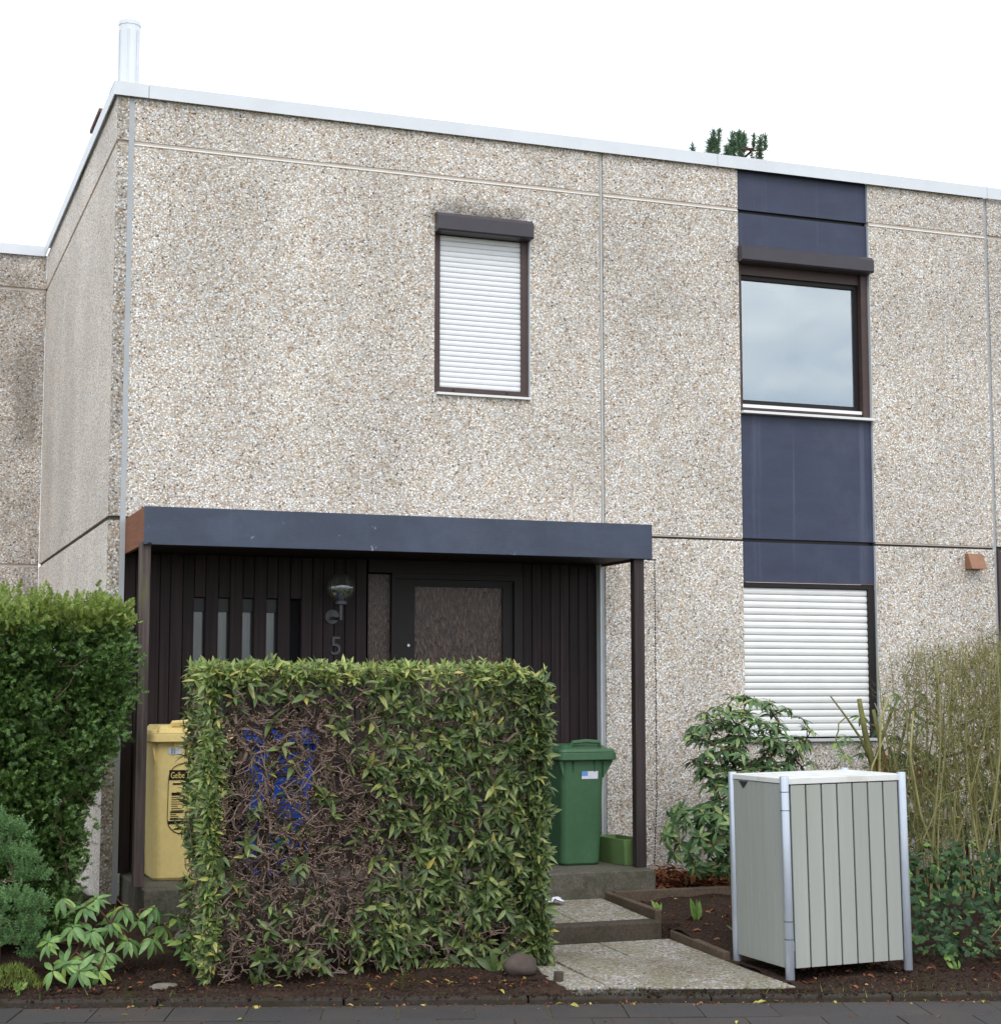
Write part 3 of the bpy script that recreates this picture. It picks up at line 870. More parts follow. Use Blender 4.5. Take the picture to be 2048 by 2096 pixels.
# ------------------------------------------------------------------ neighbouring houses
nb = thing('terraced_house', (-2.5, 4.9, 0.0), 'stained pebble concrete neighbour house set back behind the clipped yew hedge', 'house', 'terraced houses of the row')
for z0, z1 in ((ZB, J2a), (J2b, J1a), (J1b, ZR)):
    build('wall_panel', MB().box(-5.5, -0.002, 4.87, 5.1, z0, z1), 'pebble_dirty', nb)
box('joint_seal', -5.5, -0.002, 4.885, 5.1, J1a + .0005, J1b - .0005, 'seal_taupe', nb)
box('joint_seal', -5.5, -0.002, 4.885, 5.1, J2a + .0005, J2b - .0005, 'seal_taupe', nb)
build('roof_flashing', MB().box(-5.5, -0.034, 4.835, 4.843, 5.872, 5.972).box(-5.5, -0.034, 4.8431, 5.1, 5.964, 5.972), 'flashing', nb)
box('flat_roof', -5.5, -0.01, 4.88, 12.0, ZR - 0.06, ZR, 'seal_dark', nb)

n2 = thing('terraced_house', (8.6, 0.0, 0.0), 'pebble concrete house joining on beyond the party joint, dark timber entrance at its edge', 'house', 'terraced houses of the row')
P((XR1, 13.9), (J2b, J1a), [], par=n2); P((XR1, 13.9), (J1b, ZR), [], par=n2); P((8.4, 13.9), (ZB, J2a), [], par=n2)
box('joint_seal', XR1, 13.9, 0.012, 0.1, J1a + .0005, J1b - .0005, 'seal_taupe', n2)
box('joint_seal', XR1, 13.9, 0.022, 0.1, J2a + .0005, J2b - .0005, 'seal_dark', n2)
box('roof_flashing', XR0 + 0.019, 13.9, -0.035, -0.027, 5.872, 5.972, 'flashing', n2)
box('flat_roof', XR0 + 0.02, 13.9, 0.25, 8.0, ZR - 0.06, ZR, 'seal_dark', n2)
bw = build('entrance_wall', MB().box(XR1, 8.398, 0.17, 0.2, 0.0, J2a), 'dark_boards', n2)
for k in range(10):
    box('board', XR1 + 0.002 + k * 0.099, XR1 + k * 0.099 + 0.097, 0.14, 0.165, 0.0, J2a - 0.002, 'dark_boards', bw)
box('corner_post', XR1 + 0.001, XR1 + 0.03, -0.01, 0.13, 0.0, J2a - 0.001, 'brown_frame', n2)

# ------------------------------------------------------------------ lamp, number, chain
lamp = thing('wall_lamp', (1.65, YW, 2.15), 'clear glass globe lamp on a dark bracket beside the slit windows', 'lamp')
build('globe', MB().sphere((1.65, -0.10, 2.382), 0.105, 28, 18), 'globe_glass', lamp, smooth=True)
build('socket', MB().cyl((1.65, -0.10, 2.262), (1.65, -0.10, 2.285), 0.048, n=20).cyl((1.65, -0.10, 2.2855), (1.65, -0.10, 2.325), 0.026, n=16), 'grey_metal', lamp)
build('bulb', MB().cyl((1.65, -0.10, 2.326), (1.65, -0.10, 2.345), 0.016, n=12).sphere((1.65, -0.10, 2.372), 0.03, 14, 10, 1.15), 'bulb_white', lamp, smooth=True)
build('bracket', MB().cyl((1.65, -0.10, 2.15), (1.65, -0.10, 2.261), 0.014, n=12).tube([(1.65, -0.10, 2.165), (1.64, -0.06, 2.16), (1.63, 0.0, 2.165), (1.63, YW - 0.011, 2.17)], 0.012, 8), 'grey_metal', lamp)
build('wall_plate', MB().cyl((1.63, YW - 0.001, 2.18), (1.63, YW - 0.01, 2.18), 0.052, n=24), 'grey_metal', lamp)

def text_mesh(name, s, size, depth, mat, loc, parent=None, align='LEFT', sx=1.0):
    cu = bpy.data.curves.new(name, 'FONT'); cu.body = s; cu.size = size; cu.extrude = depth; cu.align_x = align; cu.resolution_u = 4
    cu.offset = 0.0
    tmp = bpy.data.objects.new('tmp_text', cu); COL.objects.link(tmp)
    bpy.context.view_layer.update()
    dg = bpy.context.evaluated_depsgraph_get()
    me = bpy.data.meshes.new_from_object(tmp.evaluated_get(dg)); me.name = name
    COL.objects.unlink(tmp); bpy.data.objects.remove(tmp)
    me.transform(Matrix.Rotation(math.pi / 2, 4, 'X')); me.transform(Matrix.Diagonal((sx, 1, 1, 1)))
    off = rootloc(parent)
    me.transform(Matrix.Translation(Vector(loc) - off))
    me.materials.clear(); me.materials.append(MATS[mat])
    return link(name, me, parent)
hn = text_mesh('house_number', '5', 0.19, 0.006, 'grey_metal', (1.612, YW - 0.008, 1.905), None)
tag(hn, 'dark metal house number five on the board wall under the globe lamp', 'house number')

rc = MB()
zz = 2.585
px, py = 3.79, CY + 0.01
pts = []
for k in range(112):
    z = 2.585 - k * 0.0195
    d = max(0, (0.9 - z)) * 0.045
    rc.sphere((px - d + 0.002 * math.sin(k * 1.7), py + d * 0.3, z), 0.0055, 6, 4, 1.6)
rch = build('rain_chain', rc, 'black_metal')
tag(rch, 'thin dark rain chain hanging from the canopy corner beside the post', 'rain chain')

# ------------------------------------------------------------------ wheelie bins
def rrect(cx, cy, z, hx, hy, r, n=4):
    p = []
    for sx, sy, a0 in ((1, 1, 0), (-1, 1, 90), (-1, -1, 180), (1, -1, 270)):
        for k in range(n + 1):
            a = RAD(a0 + 90 * k / n)
            p.append((cx + sx * (hx - r) + r * math.cos(a), cy + sy * (hy - r) + r * math.sin(a), z))
    return p

def wheelie(label, mat, cx, cy, z0, wb, wt, db, dt, hbody, wrim, drim, rim_dx=0.0, group='wheelie bins on the porch'):
    """cx, cy: centre of the body; front faces -Y"""
    t = thing('wheelie_bin', (cx, cy, z0), label, 'bin', group)
    rings = []
    for f, e in ((0.0, -0.012), (0.02, 0.0), (0.5, 0.0), (0.93, 0.0), (1.0, 0.004)):
        rings.append(rrect(cx, cy - (dt - db) / 2 * f, z0 + 0.0 + hbody * f, (wb + (wt - wb) * f) / 2 + e, (db + (dt - db) * f) / 2 + e, 0.045))
    body = build('body', MB().loft(rings), mat, t, smooth=False, bevel=0.004)
    cyr = cy - (dt - db) / 2
    zr = z0 + hbody
    rim = MB().loft([rrect(cx + rim_dx, cyr, zr - 0.045, wrim / 2 - 0.012, drim / 2 - 0.012, 0.04), rrect(cx + rim_dx, cyr, zr - 0.04, wrim / 2, drim / 2, 0.04), rrect(cx + rim_dx, cyr, zr + 0.012, wrim / 2, drim / 2, 0.04)])
    build('rim', rim, mat, t, bevel=0.003)
    gs = MB()
    for sx in (-1, 1):
        xo = cx + sx * (wt / 2 - 0.012); xe = cx + rim_dx + sx * (wrim / 2 - 0.02)
        for yy in (cyr - drim / 2 + 0.05, cyr + drim / 2 - 0.08):
            a = [(xo, yy, zr - 0.046), (xe, yy, zr - 0.046), (xe, yy, zr - 0.06), (xo, yy, zr - 0.17)]
            b = [(p[0], yy + 0.03, p[2]) for p in a]
            gs.loft([a, b])
    build('gusset', gs, mat, t)
    for fx in (-0.25, 0.25):
        rb = MB().loft([[(cx + fx * wt - 0.012, cyr - dt / 2 + 0.006, zr - 0.05), (cx + fx * wt + 0.012, cyr - dt / 2 + 0.006, zr - 0.05), (cx + fx * wt, cyr - dt / 2 - 0.02, zr - 0.05)],
                        [(cx + fx * wt - 0.006, cyr - dt / 2 + 0.01, zr - 0.13), (cx + fx * wt + 0.006, cyr - dt / 2 + 0.01, zr - 0.13), (cx + fx * wt, cyr - dt / 2 + 0.004, zr - 0.13)]])
        build('rib', rb, mat, t)
    zl = zr + 0.014
    lid = MB().loft([rrect(cx + rim_dx, cyr, zl, wrim / 2 - 0.006, drim / 2 - 0.006, 0.04), rrect(cx + rim_dx, cyr, zl + 0.022, wrim / 2 - 0.014, drim / 2 - 0.012, 0.04),
                     rrect(cx + rim_dx, cyr, zl + 0.026, wrim / 2 - 0.05, drim / 2 - 0.05, 0.04), rrect(cx + rim_dx, cyr + 0.02, zl + 0.052, wrim / 2 - 0.075, drim / 2 - 0.08, 0.04)])
    lo = build('lid', lid, mat, t, bevel=0.004)
    hy = cyr - drim / 2 + 0.07
    hw = wrim * 0.27
    build('lid_handle', MB().tube([(cx + rim_dx - hw, hy, zl + 0.025), (cx + rim_dx - hw + 0.02, hy - 0.01, zl + 0.07), (cx + rim_dx, hy - 0.012, zl + 0.078), (cx + rim_dx + hw - 0.02, hy - 0.01, zl + 0.07), (cx + rim_dx + hw, hy, zl + 0.025)], [0.014, 0.015, 0.016, 0.015, 0.014], 8), mat, lo)
    build('hinge_bar', MB().cyl((cx - wrim * 0.4, cyr + drim / 2 + 0.03, zr), (cx + wrim * 0.4, cyr + drim / 2 + 0.03, zr), 0.015, n=10), mat, t)
    for sx in (-1, 1):
        xw = cx + sx * (wb / 2 + 0.004)
        wo = build('wheel', MB().cyl((xw, cy + db / 2 + 0.01, z0 + 0.1), (xw + sx * 0.04, cy + db / 2 + 0.01, z0 + 0.1), 0.1, n=20), 'tyre', t)
        build('hub', MB().cyl((xw + sx * 0.0405, cy + db / 2 + 0.01, z0 + 0.1), (xw + sx * 0.044, cy + db / 2 + 0.01, z0 + 0.1), 0.05, n=14), mat, wo)
    return t, body, cyr - dt / 2, cy - db / 2

PZ = 0.393
t_y, b_y, yt, yb = wheelie('yellow recycling bin standing behind the wooden post', 'bin_yellow', 0.52, -0.27, PZ, 0.47, 0.53, 0.46, 0.54, 0.955, 0.59, 0.62, 0.0)
t_g, b_g, gt, gb = wheelie('green waste bin at the end of the porch beside the planter', 'bin_green', 3.335, -0.36, PZ, 0.30, 0.335, 0.36, 0.42, 0.795, 0.455, 0.49, 0.022)
t_b, b_b, bt, bb = wheelie('blue paper bin glimpsed through the bare twigs of the laurel hedge', 'bin_blue', 1.12, -0.27, PZ, 0.42, 0.47, 0.46, 0.52, 0.93, 0.53, 0.6, 0.0)

def on_face(ytop, ybot, z0, h):
    """y of the tapered front at height z, a hair proud"""
    return lambda z, d=0.002: ybot + (ytop - ybot) * (z - z0) / h - d
fy = on_face(yt, yb, PZ, 0.955)
# yellow bin print: pill outline, headline band, small print bars
def flat(par, name, mat, x0, x1, z0, z1, f, d):
    mb = MB().loft([[(x0, f(z0, d), z0), (x1, f(z0, d), z0), (x1, f(z1, d), z1), (x0, f(z1, d), z1)], [(x0, f(z0, d - 0.001), z0), (x1, f(z0, d - 0.001), z0), (x1, f(z1, d - 0.001), z1), (x0, f(z1, d - 0.001), z1)]])
    return build(name, mb, mat, par)
LX0, LX1, LZ0, LZ1 = 0.362, 0.66, 0.70, 1.165
rad = 0.10
outl = []
for cx_, cz_, a0 in ((LX1 - rad, LZ1 - rad, 0), (LX0 + rad, LZ1 - rad, 90), (LX0 + rad, LZ0 + rad, 180), (LX1 - rad, LZ0 + rad, 270)):
    for k in range(7):
        a = RAD(a0 + 15 * k); outl.append((cx_ + rad * math.cos(a), cz_ + rad * math.sin(a)))
outl.append(outl[0])
build('label_outline', MB().tube([(x_, fy(z_, 0.003), z_) for x_, z_ in outl], 0.0028, 4), 'ink_black', t_y)
flat(t_y, 'label_band', 'ink_black', LX0 + 0.003, LX1 - 0.003, 1.055, 1.12, fy, 0.0035)
flat(t_y, 'label_band', 'ink_black', LX0 + 0.003, LX1 - 0.003, 0.765, 0.785, fy, 0.0035)
tm = text_mesh('headline', 'Gelbe Tonne', 0.058, 0.0006, 'ink_yellow', (LX0 + 0.012, fy(1.09, 0.0055), 1.067), t_y, sx=0.66)
for z_, x1_ in ((1.03, 0.6), (0.995, 0.58)):
    flat(t_y, 'small_print', 'ink_black', 0.39 if z_ > 1.01 else 0.46, x1_, z_ - 0.006, z_ + 0.004, fy, 0.003)
flat(t_y, 'small_print', 'ink_black', 0.385, 0.62, 0.953, 0.972, fy, 0.003)
for k in range(7): flat(t_y, 'small_print', 'ink_black', 0.385, 0.43 + 0.02 * ((k * 5) % 4), 0.938 - k * 0.0145, 0.942 - k * 0.0145, fy, 0.003)
flat(t_y, 'small_print', 'ink_black', 0.38, 0.6, 0.838, 0.848, fy, 0.003)
for k in range(3): flat(t_y, 'small_print', 'ink_black', 0.38, 0.42 + 0.015 * k, 0.826 - k * 0.0125, 0.83 - k * 0.0125, fy, 0.003)
flat(t_y, 'small_print', 'ink_black', 0.38, 0.6, 0.793, 0.801, fy, 0.003)
flat(t_y, 'sticker', 'sticker_white', 0.355, 0.44, 1.225, 1.27, fy, 0.003)
flat(t_y, 'sticker', 'sticker_blue', 0.372, 0.40, 1.23, 1.262, fy, 0.004)
flat(t_y, 'lid_tag', 'ink_yellow', 0.268, 0.285, PZ + 0.955 + 0.03, PZ + 0.955 + 0.06, lambda z, d: -0.268 - 0.35 - d, 0.004)
gy = on_face(gt, gb, PZ, 0.795)
flat(t_g, 'sticker', 'sticker_white', 3.318, 3.445, 1.01, 1.065, gy, 0.003)
flat(t_g, 'sticker', 'sticker_blue', 3.318, 3.365, 1.032, 1.066, gy, 0.0042)

# planter box beside the right post
pl = thing('planter', (3.72, -0.5, PZ), 'small green plastic planter box with bare soil behind the porch post', 'planter')
rot = lambda pts, a, c: [(c[0] + (x - c[0]) * math.cos(a) - (y - c[1]) * math.sin(a), c[1] + (x - c[0]) * math.sin(a) + (y - c[1]) * math.cos(a), z) for x, y, z in pts]
cpl = (3.675, -0.46)
ra = RAD(6)
rg = lambda z, hx, hy: rot(rrect(cpl[0], cpl[1], z, hx, hy, 0.012, 2), ra, cpl)
build('tub', MB().loft([rg(PZ, 0.075, 0.2), rg(PZ + 0.16, 0.095, 0.225), rg(PZ + 0.185, 0.098, 0.228), rg(PZ + 0.185, 0.09, 0.22), rg(PZ + 0.12, 0.083, 0.212)]), 'planter_green', pl, bevel=0.003)
build('earth', MB().loft([rg(PZ + 0.1205, 0.08, 0.205), rg(PZ + 0.14, 0.08, 0.205)]), 'soil', pl)

# ------------------------------------------------------------------ bin storage box
BX0, BX1, BY0, BY1 = 3.43, 4.216, -3.313, -2.69
BZ = 0.012
bs = thing('bin_storage_box', (3.82, -3.0, BZ), 'grey-green plank storage box for bins with round metal corner posts', 'storage box')
bs.rotation_euler = (0, RAD(-0.9), 0)
for px_, py_ in ((BX0, BY0), (BX1, BY0), (BX0, BY1), (BX1, BY1)):
    po = build('corner_post', MB().cyl((px_, py_, BZ + 0.0), (px_, py_, BZ + 1.145), 0.026, n=24), 'alu', bs, smooth=False, bevel=0.003)
    for p_ in po.data.polygons: p_.use_smooth = len(p_.vertices) == 4
    if py_ == BY0 and px_ == BX0:
        for z_ in (0.225, 0.325, 0.95, 1.055):
            build('ring_groove', MB().cyl((px_, py_, BZ + z_), (px_, py_, BZ + z_ + 0.004), 0.0266, n=24), 'black_metal', po)
nfr = 7
x0_, x1_ = BX0 + 0.032, BX1 - 0.03
pw = (x1_ - x0_) / nfr
for k in range(nfr):
    box('plank', x0_ + k * pw + 0.005, x0_ + (k + 1) * pw - 0.005, BY0 - 0.008, BY0 + 0.010, BZ + 0.062, BZ + 1.092, 'box_plank', bs, bevel=0.002, seg=1)
y0_, y1_ = BY0 + 0.03, BY1 - 0.03
pw = (y1_ - y0_) / 6
for xx in (BX0, BX1):
    for k in range(6):
        box('plank', xx - 0.009, xx + 0.009, y0_ + k * pw + 0.0012, y0_ + (k + 1) * pw - 0.0012, BZ + 0.062, BZ + 1.10, 'box_plank', bs, bevel=0.002, seg=1)
for k in range(6):
    box('plank', x0_ + k * 0.1206 + 0.001, x0_ + (k + 1) * 0.1206 - 0.001, BY1 - 0.009, BY1 + 0.009, BZ + 0.062, BZ + 1.10, 'box_plank', bs)
box('inner_liner', BX0 + 0.011, BX1 - 0.011, BY0 + 0.0115, BY0 + 0.016, BZ + 0.07, BZ + 1.09, 'seal_dark', bs)
lid_b = build('lid', MB().box(BX0 + 0.022, BX1 - 0.022, BY0 - 0.012, BY1 + 0.012, BZ + 1.098, BZ + 1.134).box(BX0 - 0.014, BX0 + 0.0215, BY0 + 0.03, BY1 - 0.03, BZ + 1.104, BZ + 1.134).box(BX1 - 0.0215, BX1 + 0.014, BY0 + 0.03, BY1 - 0.03, BZ + 1.104, BZ + 1.134), 'box_lid', bs, bevel=0.003)
build('dark_triangle', MB().loft([[(x_, BY1 - 0.10, BZ + 1.097), (x_, BY1 - 0.21, BZ + 1.097), (x_, BY1 - 0.155, BZ + 1.055)] for x_ in (BX0 - 0.013, BX0 - 0.0095)]), 'grey_metal', lid_b)  # small dark triangle below the side edge of the lid
build('lid_shade_strip', MB().box(BX0 - 0.004, BX0 + 0.006, BY0 + 0.03, BY1 - 0.03, BZ + 1.1003, BZ + 1.1037), 'black_metal', bs)  # black strip painting in the shade between side planks and lid
box('door_bracket', BX0 + 0.0262, BX0 + 0.031, BY0 - 0.004, BY0 + 0.008, BZ + 0.16, BZ + 0.21, 'alu', bs)

# ------------------------------------------------------------------ vegetation tools
def unit(a):
    return a / np.maximum(np.linalg.norm(a, axis=-1, keepdims=True), 1e-9)

def frames(d, up):
    """rotation matrices (N,3,3) whose columns are leaf axis, side, normal"""
    d = unit(d); up = up - (up * d).sum(-1, keepdims=True) * d
    z = unit(up); y = np.cross(z, d)
    return np.stack([d, y, z], -1)

def leaf(Lr=1.0, W=0.27, fold=0.25, droop=0.25, seg=4, tip=0.8):
    """leaf along +x, unit length: 3 points per cross-section, quads"""
    V = []; F = []
    for k in range(seg + 1):
        t = k / seg
        wd = W / 2 * (math.sin(math.pi * min(1, (t * 0.97 + 0.03)) ** tip) ** 0.85) if 0 < k < seg else W * 0.03
        z = -droop * t * t
        V += [(t * Lr, -wd, z + fold * wd), (t * Lr, 0, z), (t * Lr, wd, z + fold * wd)]
    for k in range(seg):
        a = 3 * k
        F += [(a, a + 3, a + 4, a + 1), (a + 1, a + 4, a + 5, a + 2)]
    return np.array(V), np.array(F)

def scatter(T, pos, Rm, scale):
    V, F = T
    n = len(pos)
    sc = np.asarray(scale).reshape(n, 1, 1)
    W_ = np.einsum('nij,vj->nvi', Rm, V) * sc + pos[:, None, :]
    FF = F[None] + (np.arange(n) * len(V))[:, None, None]
    return W_.reshape(-1, 3), FF.reshape(-1, F.shape[1])

def leaf_objects(name, T, pos, Rm, scale, mat, parent):
    """single leaves as parts that share one mesh"""
    V, F = T
    me = bpy.data.meshes.new(name); me.from_pydata([tuple(v) for v in V], [], [tuple(int(i) for i in f) for f in F])
    me.materials.append(MATS[mat]); me.polygons.foreach_set('use_smooth', [True] * len(me.polygons)); me.update()
    off = rootloc(parent)
    for p, m, s in zip(pos, Rm, scale):
        o = bpy.data.objects.new(name, me); COL.objects.link(o); o.parent = parent
        M = Matrix([list(m[0]), list(m[1]), list(m[2])]).to_4x4() @ Matrix.Scale(float(s), 4)
        M.translation = Vector(p) - off
        o.matrix_local = M

def leaves(T, pos, Rm, scale, mat, parent, n_obj, key=None, name='leaf'):
    """the n_obj leaves that show largest as parts, the rest joined"""
    if key is None: key = scale
    order = np.argsort(-np.asarray(key))
    a, b = order[:n_obj], order[n_obj:]
    leaf_objects(name, T, pos[a], Rm[a], np.asarray(scale)[a], mat, parent)
    if len(b):
        V, F = scatter(T, pos[b], Rm[b], np.asarray(scale)[b])
        fast_mesh('foliage', V, F, mat, parent, kind='stuff', smooth=True)

CAM = np.array([-1.58833, -12.03472, 1.63546])

def grow(seeds, targets, step=0.06, jit=0.25, lift=0.0, seedpar=None):
    """branching skeleton: every target is reached from the nearest node already grown"""
    cap = len(seeds) + int(sum(np.linalg.norm(t - seeds, axis=1).min() / step + 3 for t in targets)) + 16
    X = np.zeros((cap, 3)); par = np.full(cap, -1, int)
    n = len(seeds); X[:n] = seeds
    if seedpar is not None: par[:n] = seedpar
    tips = []
    for t in targets:
        d = X[:n] - t
        dist = np.einsum('ij,ij->i', d, d) + lift * np.maximum(0, d[:, 2]) ** 2
        j = int(np.argmin(dist)); a = X[j]; Lk = math.sqrt(((t - a) ** 2).sum())
        k = max(1, int(Lk / step))
        prev = j; wob = R.normal(0, 1, 3) * jit * step * 1.5
        for q in range(1, k + 1):
            if n >= cap: break
            f = q / k
            X[n] = a + (t - a) * f + wob * math.sin(math.pi * f) + R.normal(0, 1, 3) * jit * step * 0.4 * (q < k)
            par[n] = prev; prev = n; n += 1
        tips.append(prev)
    return X[:n], par[:n], np.array(tips)

def twig_mesh(X, par, r_tip, power=0.42, r_max=0.02, sides=4):
    n = len(X); cnt = np.zeros(n)
    has = np.zeros(n, bool); has[par[par >= 0]] = True
    cnt[~has] = 1
    for i in range(n - 1, -1, -1):
        if par[i] >= 0: cnt[par[i]] += cnt[i]
    r = np.minimum(r_max, r_tip * np.maximum(cnt, 1) ** power)
    c = np.where(par >= 0)[0]; p = par[c]
    A, B = X[p], X[c]
    d = unit(B - A)
    ref = np.where(np.abs(d[:, 2:3]) < 0.9, np.array([[0, 0, 1.0]]), np.array([[1.0, 0, 0]]))
    u = unit(np.cross(d, ref)); v = np.cross(d, u)
    th = np.arange(sides) * 2 * np.pi / sides
    ca, sa = np.cos(th), np.sin(th)
    off = u[:, None, :] * ca[None, :, None] + v[:, None, :] * sa[None, :, None]
    ra = np.minimum(r[p], r[c] * 1.35)
    V = np.concatenate([A[:, None] + off * ra[:, None, None], B[:, None] + off * r[c][:, None, None]], 1).reshape(-1, 3)
    k = np.arange(sides); k2 = (k + 1) % sides
    f = np.stack([k, k2, sides + k2, sides + k], -1)
    F = (f[None] + (np.arange(len(c)) * 2 * sides)[:, None, None]).reshape(-1, 4)
    return V, F, r

def ends(X, par, tips, r, size):
    """small pale cut faces at the twig ends"""
    d = unit(X[tips] - X[par[tips]])
    V0 = np.array([[0, 0, 0], [-0.3, 1, 0], [-0.3, -0.5, 0.87], [-0.3, -0.5, -0.87], [1.0, 0.5, 0.3], [1.0, -0.5, 0.3], [1.0, 0, -0.5]], float)
    F0 = np.array([[1, 2, 4], [2, 5, 4], [2, 3, 5], [3, 6, 5], [3, 1, 6], [1, 4, 6], [4, 5, 6]])
    return scatter((V0, F0), X[tips], frames(d, R.normal(0, 1, d.shape)), np.full(len(tips), size))

LAUREL = leaf(1.0, 0.30, 0.35, 0.22)
RHODO = leaf(1.0, 0.32, 0.3, 0.3, 5, 0.9)

# ------------------------------------------------------------------ cherry laurel hedge (sheared block, bare in the middle)
HX0, HX1, HZ0, HZ1 = 0.262, 2.255, 0.0, 1.785
def hfront(x): return -2.45 - 0.03 * (x - HX0)
HYB = -1.62
hedge = thing('laurel_hedge', (1.25, -2.05, 0.05), 'square clipped laurel hedge in front of the porch, its middle bare and twiggy', 'hedge')
def hedge_density(x, z):
    s = (x - HX0) / (HX1 - HX0); t = (z - HZ0) / (HZ1 - HZ0)
    e = ((s - 0.27) / 0.30) ** 2 + ((t - 0.50) / 0.40) ** 2
    d = np.clip((e - 0.6) * 0.9, 0.05, 1)
    d = np.where(s > 0.42, np.maximum(d, np.clip((s - 0.40) * 1.9, 0, 0.9)), d)
    d = np.where((t > 0.80) & (t < 0.9) & (s < 0.55), d * 0.35, d)
    d = np.where(t < 0.16, np.minimum(d, 0.42), d)
    d = np.where((s < 0.42) & (t < 0.30), np.minimum(d, 0.20), d)
    d = np.where((s > 0.05) & (s < 0.16) & (t < 0.85), d * 0.35, d)
    d = d * 0.66
    return np.where(t > 0.955, 1.0, d)
seeds = []; sp = []
for k in range(9):
    bx_, by_ = HX0 + 0.12 + k * 0.228 + R.uniform(-0.04, 0.04), R.uniform(-2.15, -1.9)
    for q in range(4):
        a = R.uniform(0, 6.28); tp = np.array([bx_ + 0.22 * math.cos(a), by_ + 0.14 * math.sin(a), R.uniform(0.9, 1.45)])
        b0 = np.array([bx_ + R.uniform(-0.03, 0.03), by_ + R.uniform(-0.03, 0.03), 0.0])
        for i in range(16):
            f = i / 15
            sp.append(-1 if i == 0 else len(seeds) - 1)
            seeds.append(b0 + (tp - b0) * f + np.array([0.03 * math.sin(5 * f + a), 0.03 * math.cos(6 * f + a), 0]) * f + R.normal(0, 0.004, 3))
seeds = np.array(seeds)
def shell(n):
    out_ = []
    for _ in range(n):
        u = R.random()
        if u < 0.56:
            for _try in range(6):
                x, z = R.uniform(HX0, HX1), R.uniform(HZ0 + 0.03, HZ1)
                if R.random() < 1.15 - hedge_density(x, z): break
            p = (x, hfront(x) + abs(R.normal(0, 0.05)), z)
        elif u < 0.71:
            x = R.uniform(HX0, HX1); p = (x, R.uniform(hfront(x), HYB), HZ1 - abs(R.normal(0, 0.03)))
        elif u < 0.83: p = (HX0 + abs(R.normal(0, 0.025)), R.uniform(-2.45, HYB), R.uniform(HZ0 + 0.1, HZ1))
        elif u < 0.90: p = (HX1 - abs(R.normal(0, 0.025)), R.uniform(-2.5, HYB), R.uniform(HZ0 + 0.1, HZ1))
        else: p = (R.uniform(HX0, HX1), R.uniform(-2.35, HYB), R.uniform(0.15, HZ1 - 0.1))
        out_.append(p)
    return np.array(out_)
tg = shell(3900)
# round the right top corner a little
cut = (tg[:, 0] > HX1 - 0.12) & (tg[:, 2] > HZ1 - 0.12) & ((tg[:, 0] - HX1 + 0.12) + (tg[:, 2] - HZ1 + 0.12) > 0.15)
tg = tg[~cut]
tg = tg[np.argsort(((tg - np.array([1.25, -2.0, 0.6])) ** 2 * np.array([0, 1, 1])).sum(1))]
X, par, tips = grow(seeds, tg, 0.045, 0.42, seedpar=sp)
# forked ends near the front: two or three short side shoots per tip
exX, exP, exT = [], [], []
base = len(X)
for t in tips:
    p = X[t]
    if p[1] < hfront(p[0]) + 0.16:
        for q in range(R.integers(1, 4)):
            j = t
            for back in range(R.integers(1, 4)):
                if par[j] >= 0: j = par[j]
            d = unit((p - X[par[t]])[None])[0] * 0.7 + R.normal(0, 0.6, 3); d[1] -= 0.45
            L_ = R.uniform(0.03, 0.075)
            e = X[j] + unit(d[None])[0] * L_
            if e[1] < hfront(e[0]) - 0.02: e[1] = hfront(e[0]) - 0.02 * R.random()
            exX.append(e); exP.append(j); exT.append(base + len(exX) - 1)
# spurs: shoots that run from deeper wood straight out to the clipped face
deep = np.where((X[:, 1] > hfront(X[:, 0]) + 0.05) & (X[:, 1] < hfront(X[:, 0]) + 0.34) & (X[:, 2] > 0.12))[0]
hole = np.sin(9.0 * X[deep, 0] + 2.0 * np.sin(6 * X[deep, 2])) * np.sin(8.0 * X[deep, 2] + 2.0 * np.sin(7 * X[deep, 0]))
wgt = (1.1 - hedge_density(X[deep, 0], X[deep, 2])) * np.clip(0.45 + 0.9 * hole, 0.06, 1.2); wgt = wgt / wgt.sum()
for j in R.choice(deep, 1900, p=wgt):
    a = X[j]; dep = a[1] - hfront(a[0])
    e = np.array([a[0] + R.normal(0, 0.35) * dep, 0, a[2] + R.normal(0.25, 0.4) * dep]); e[0] = min(max(e[0], HX0), HX1); e[2] = min(e[2], HZ1 - 0.02)
    e[1] = hfront(e[0]) + abs(R.normal(0, 0.02))
    k_ = max(2, int(np.linalg.norm(e - a) / 0.05)); prev = j; wob = R.normal(0, 0.012, 3)
    for q in range(1, k_ + 1):
        f = q / k_; exX.append(a + (e - a) * f + wob * math.sin(math.pi * f) + R.normal(0, 0.003, 3)); exP.append(prev); prev = base + len(exX) - 1
    exT.append(prev)
X = np.concatenate([X, np.array(exX)]); par = np.concatenate([par, np.array(exP)]); tips = np.concatenate([tips, np.array(exT)])
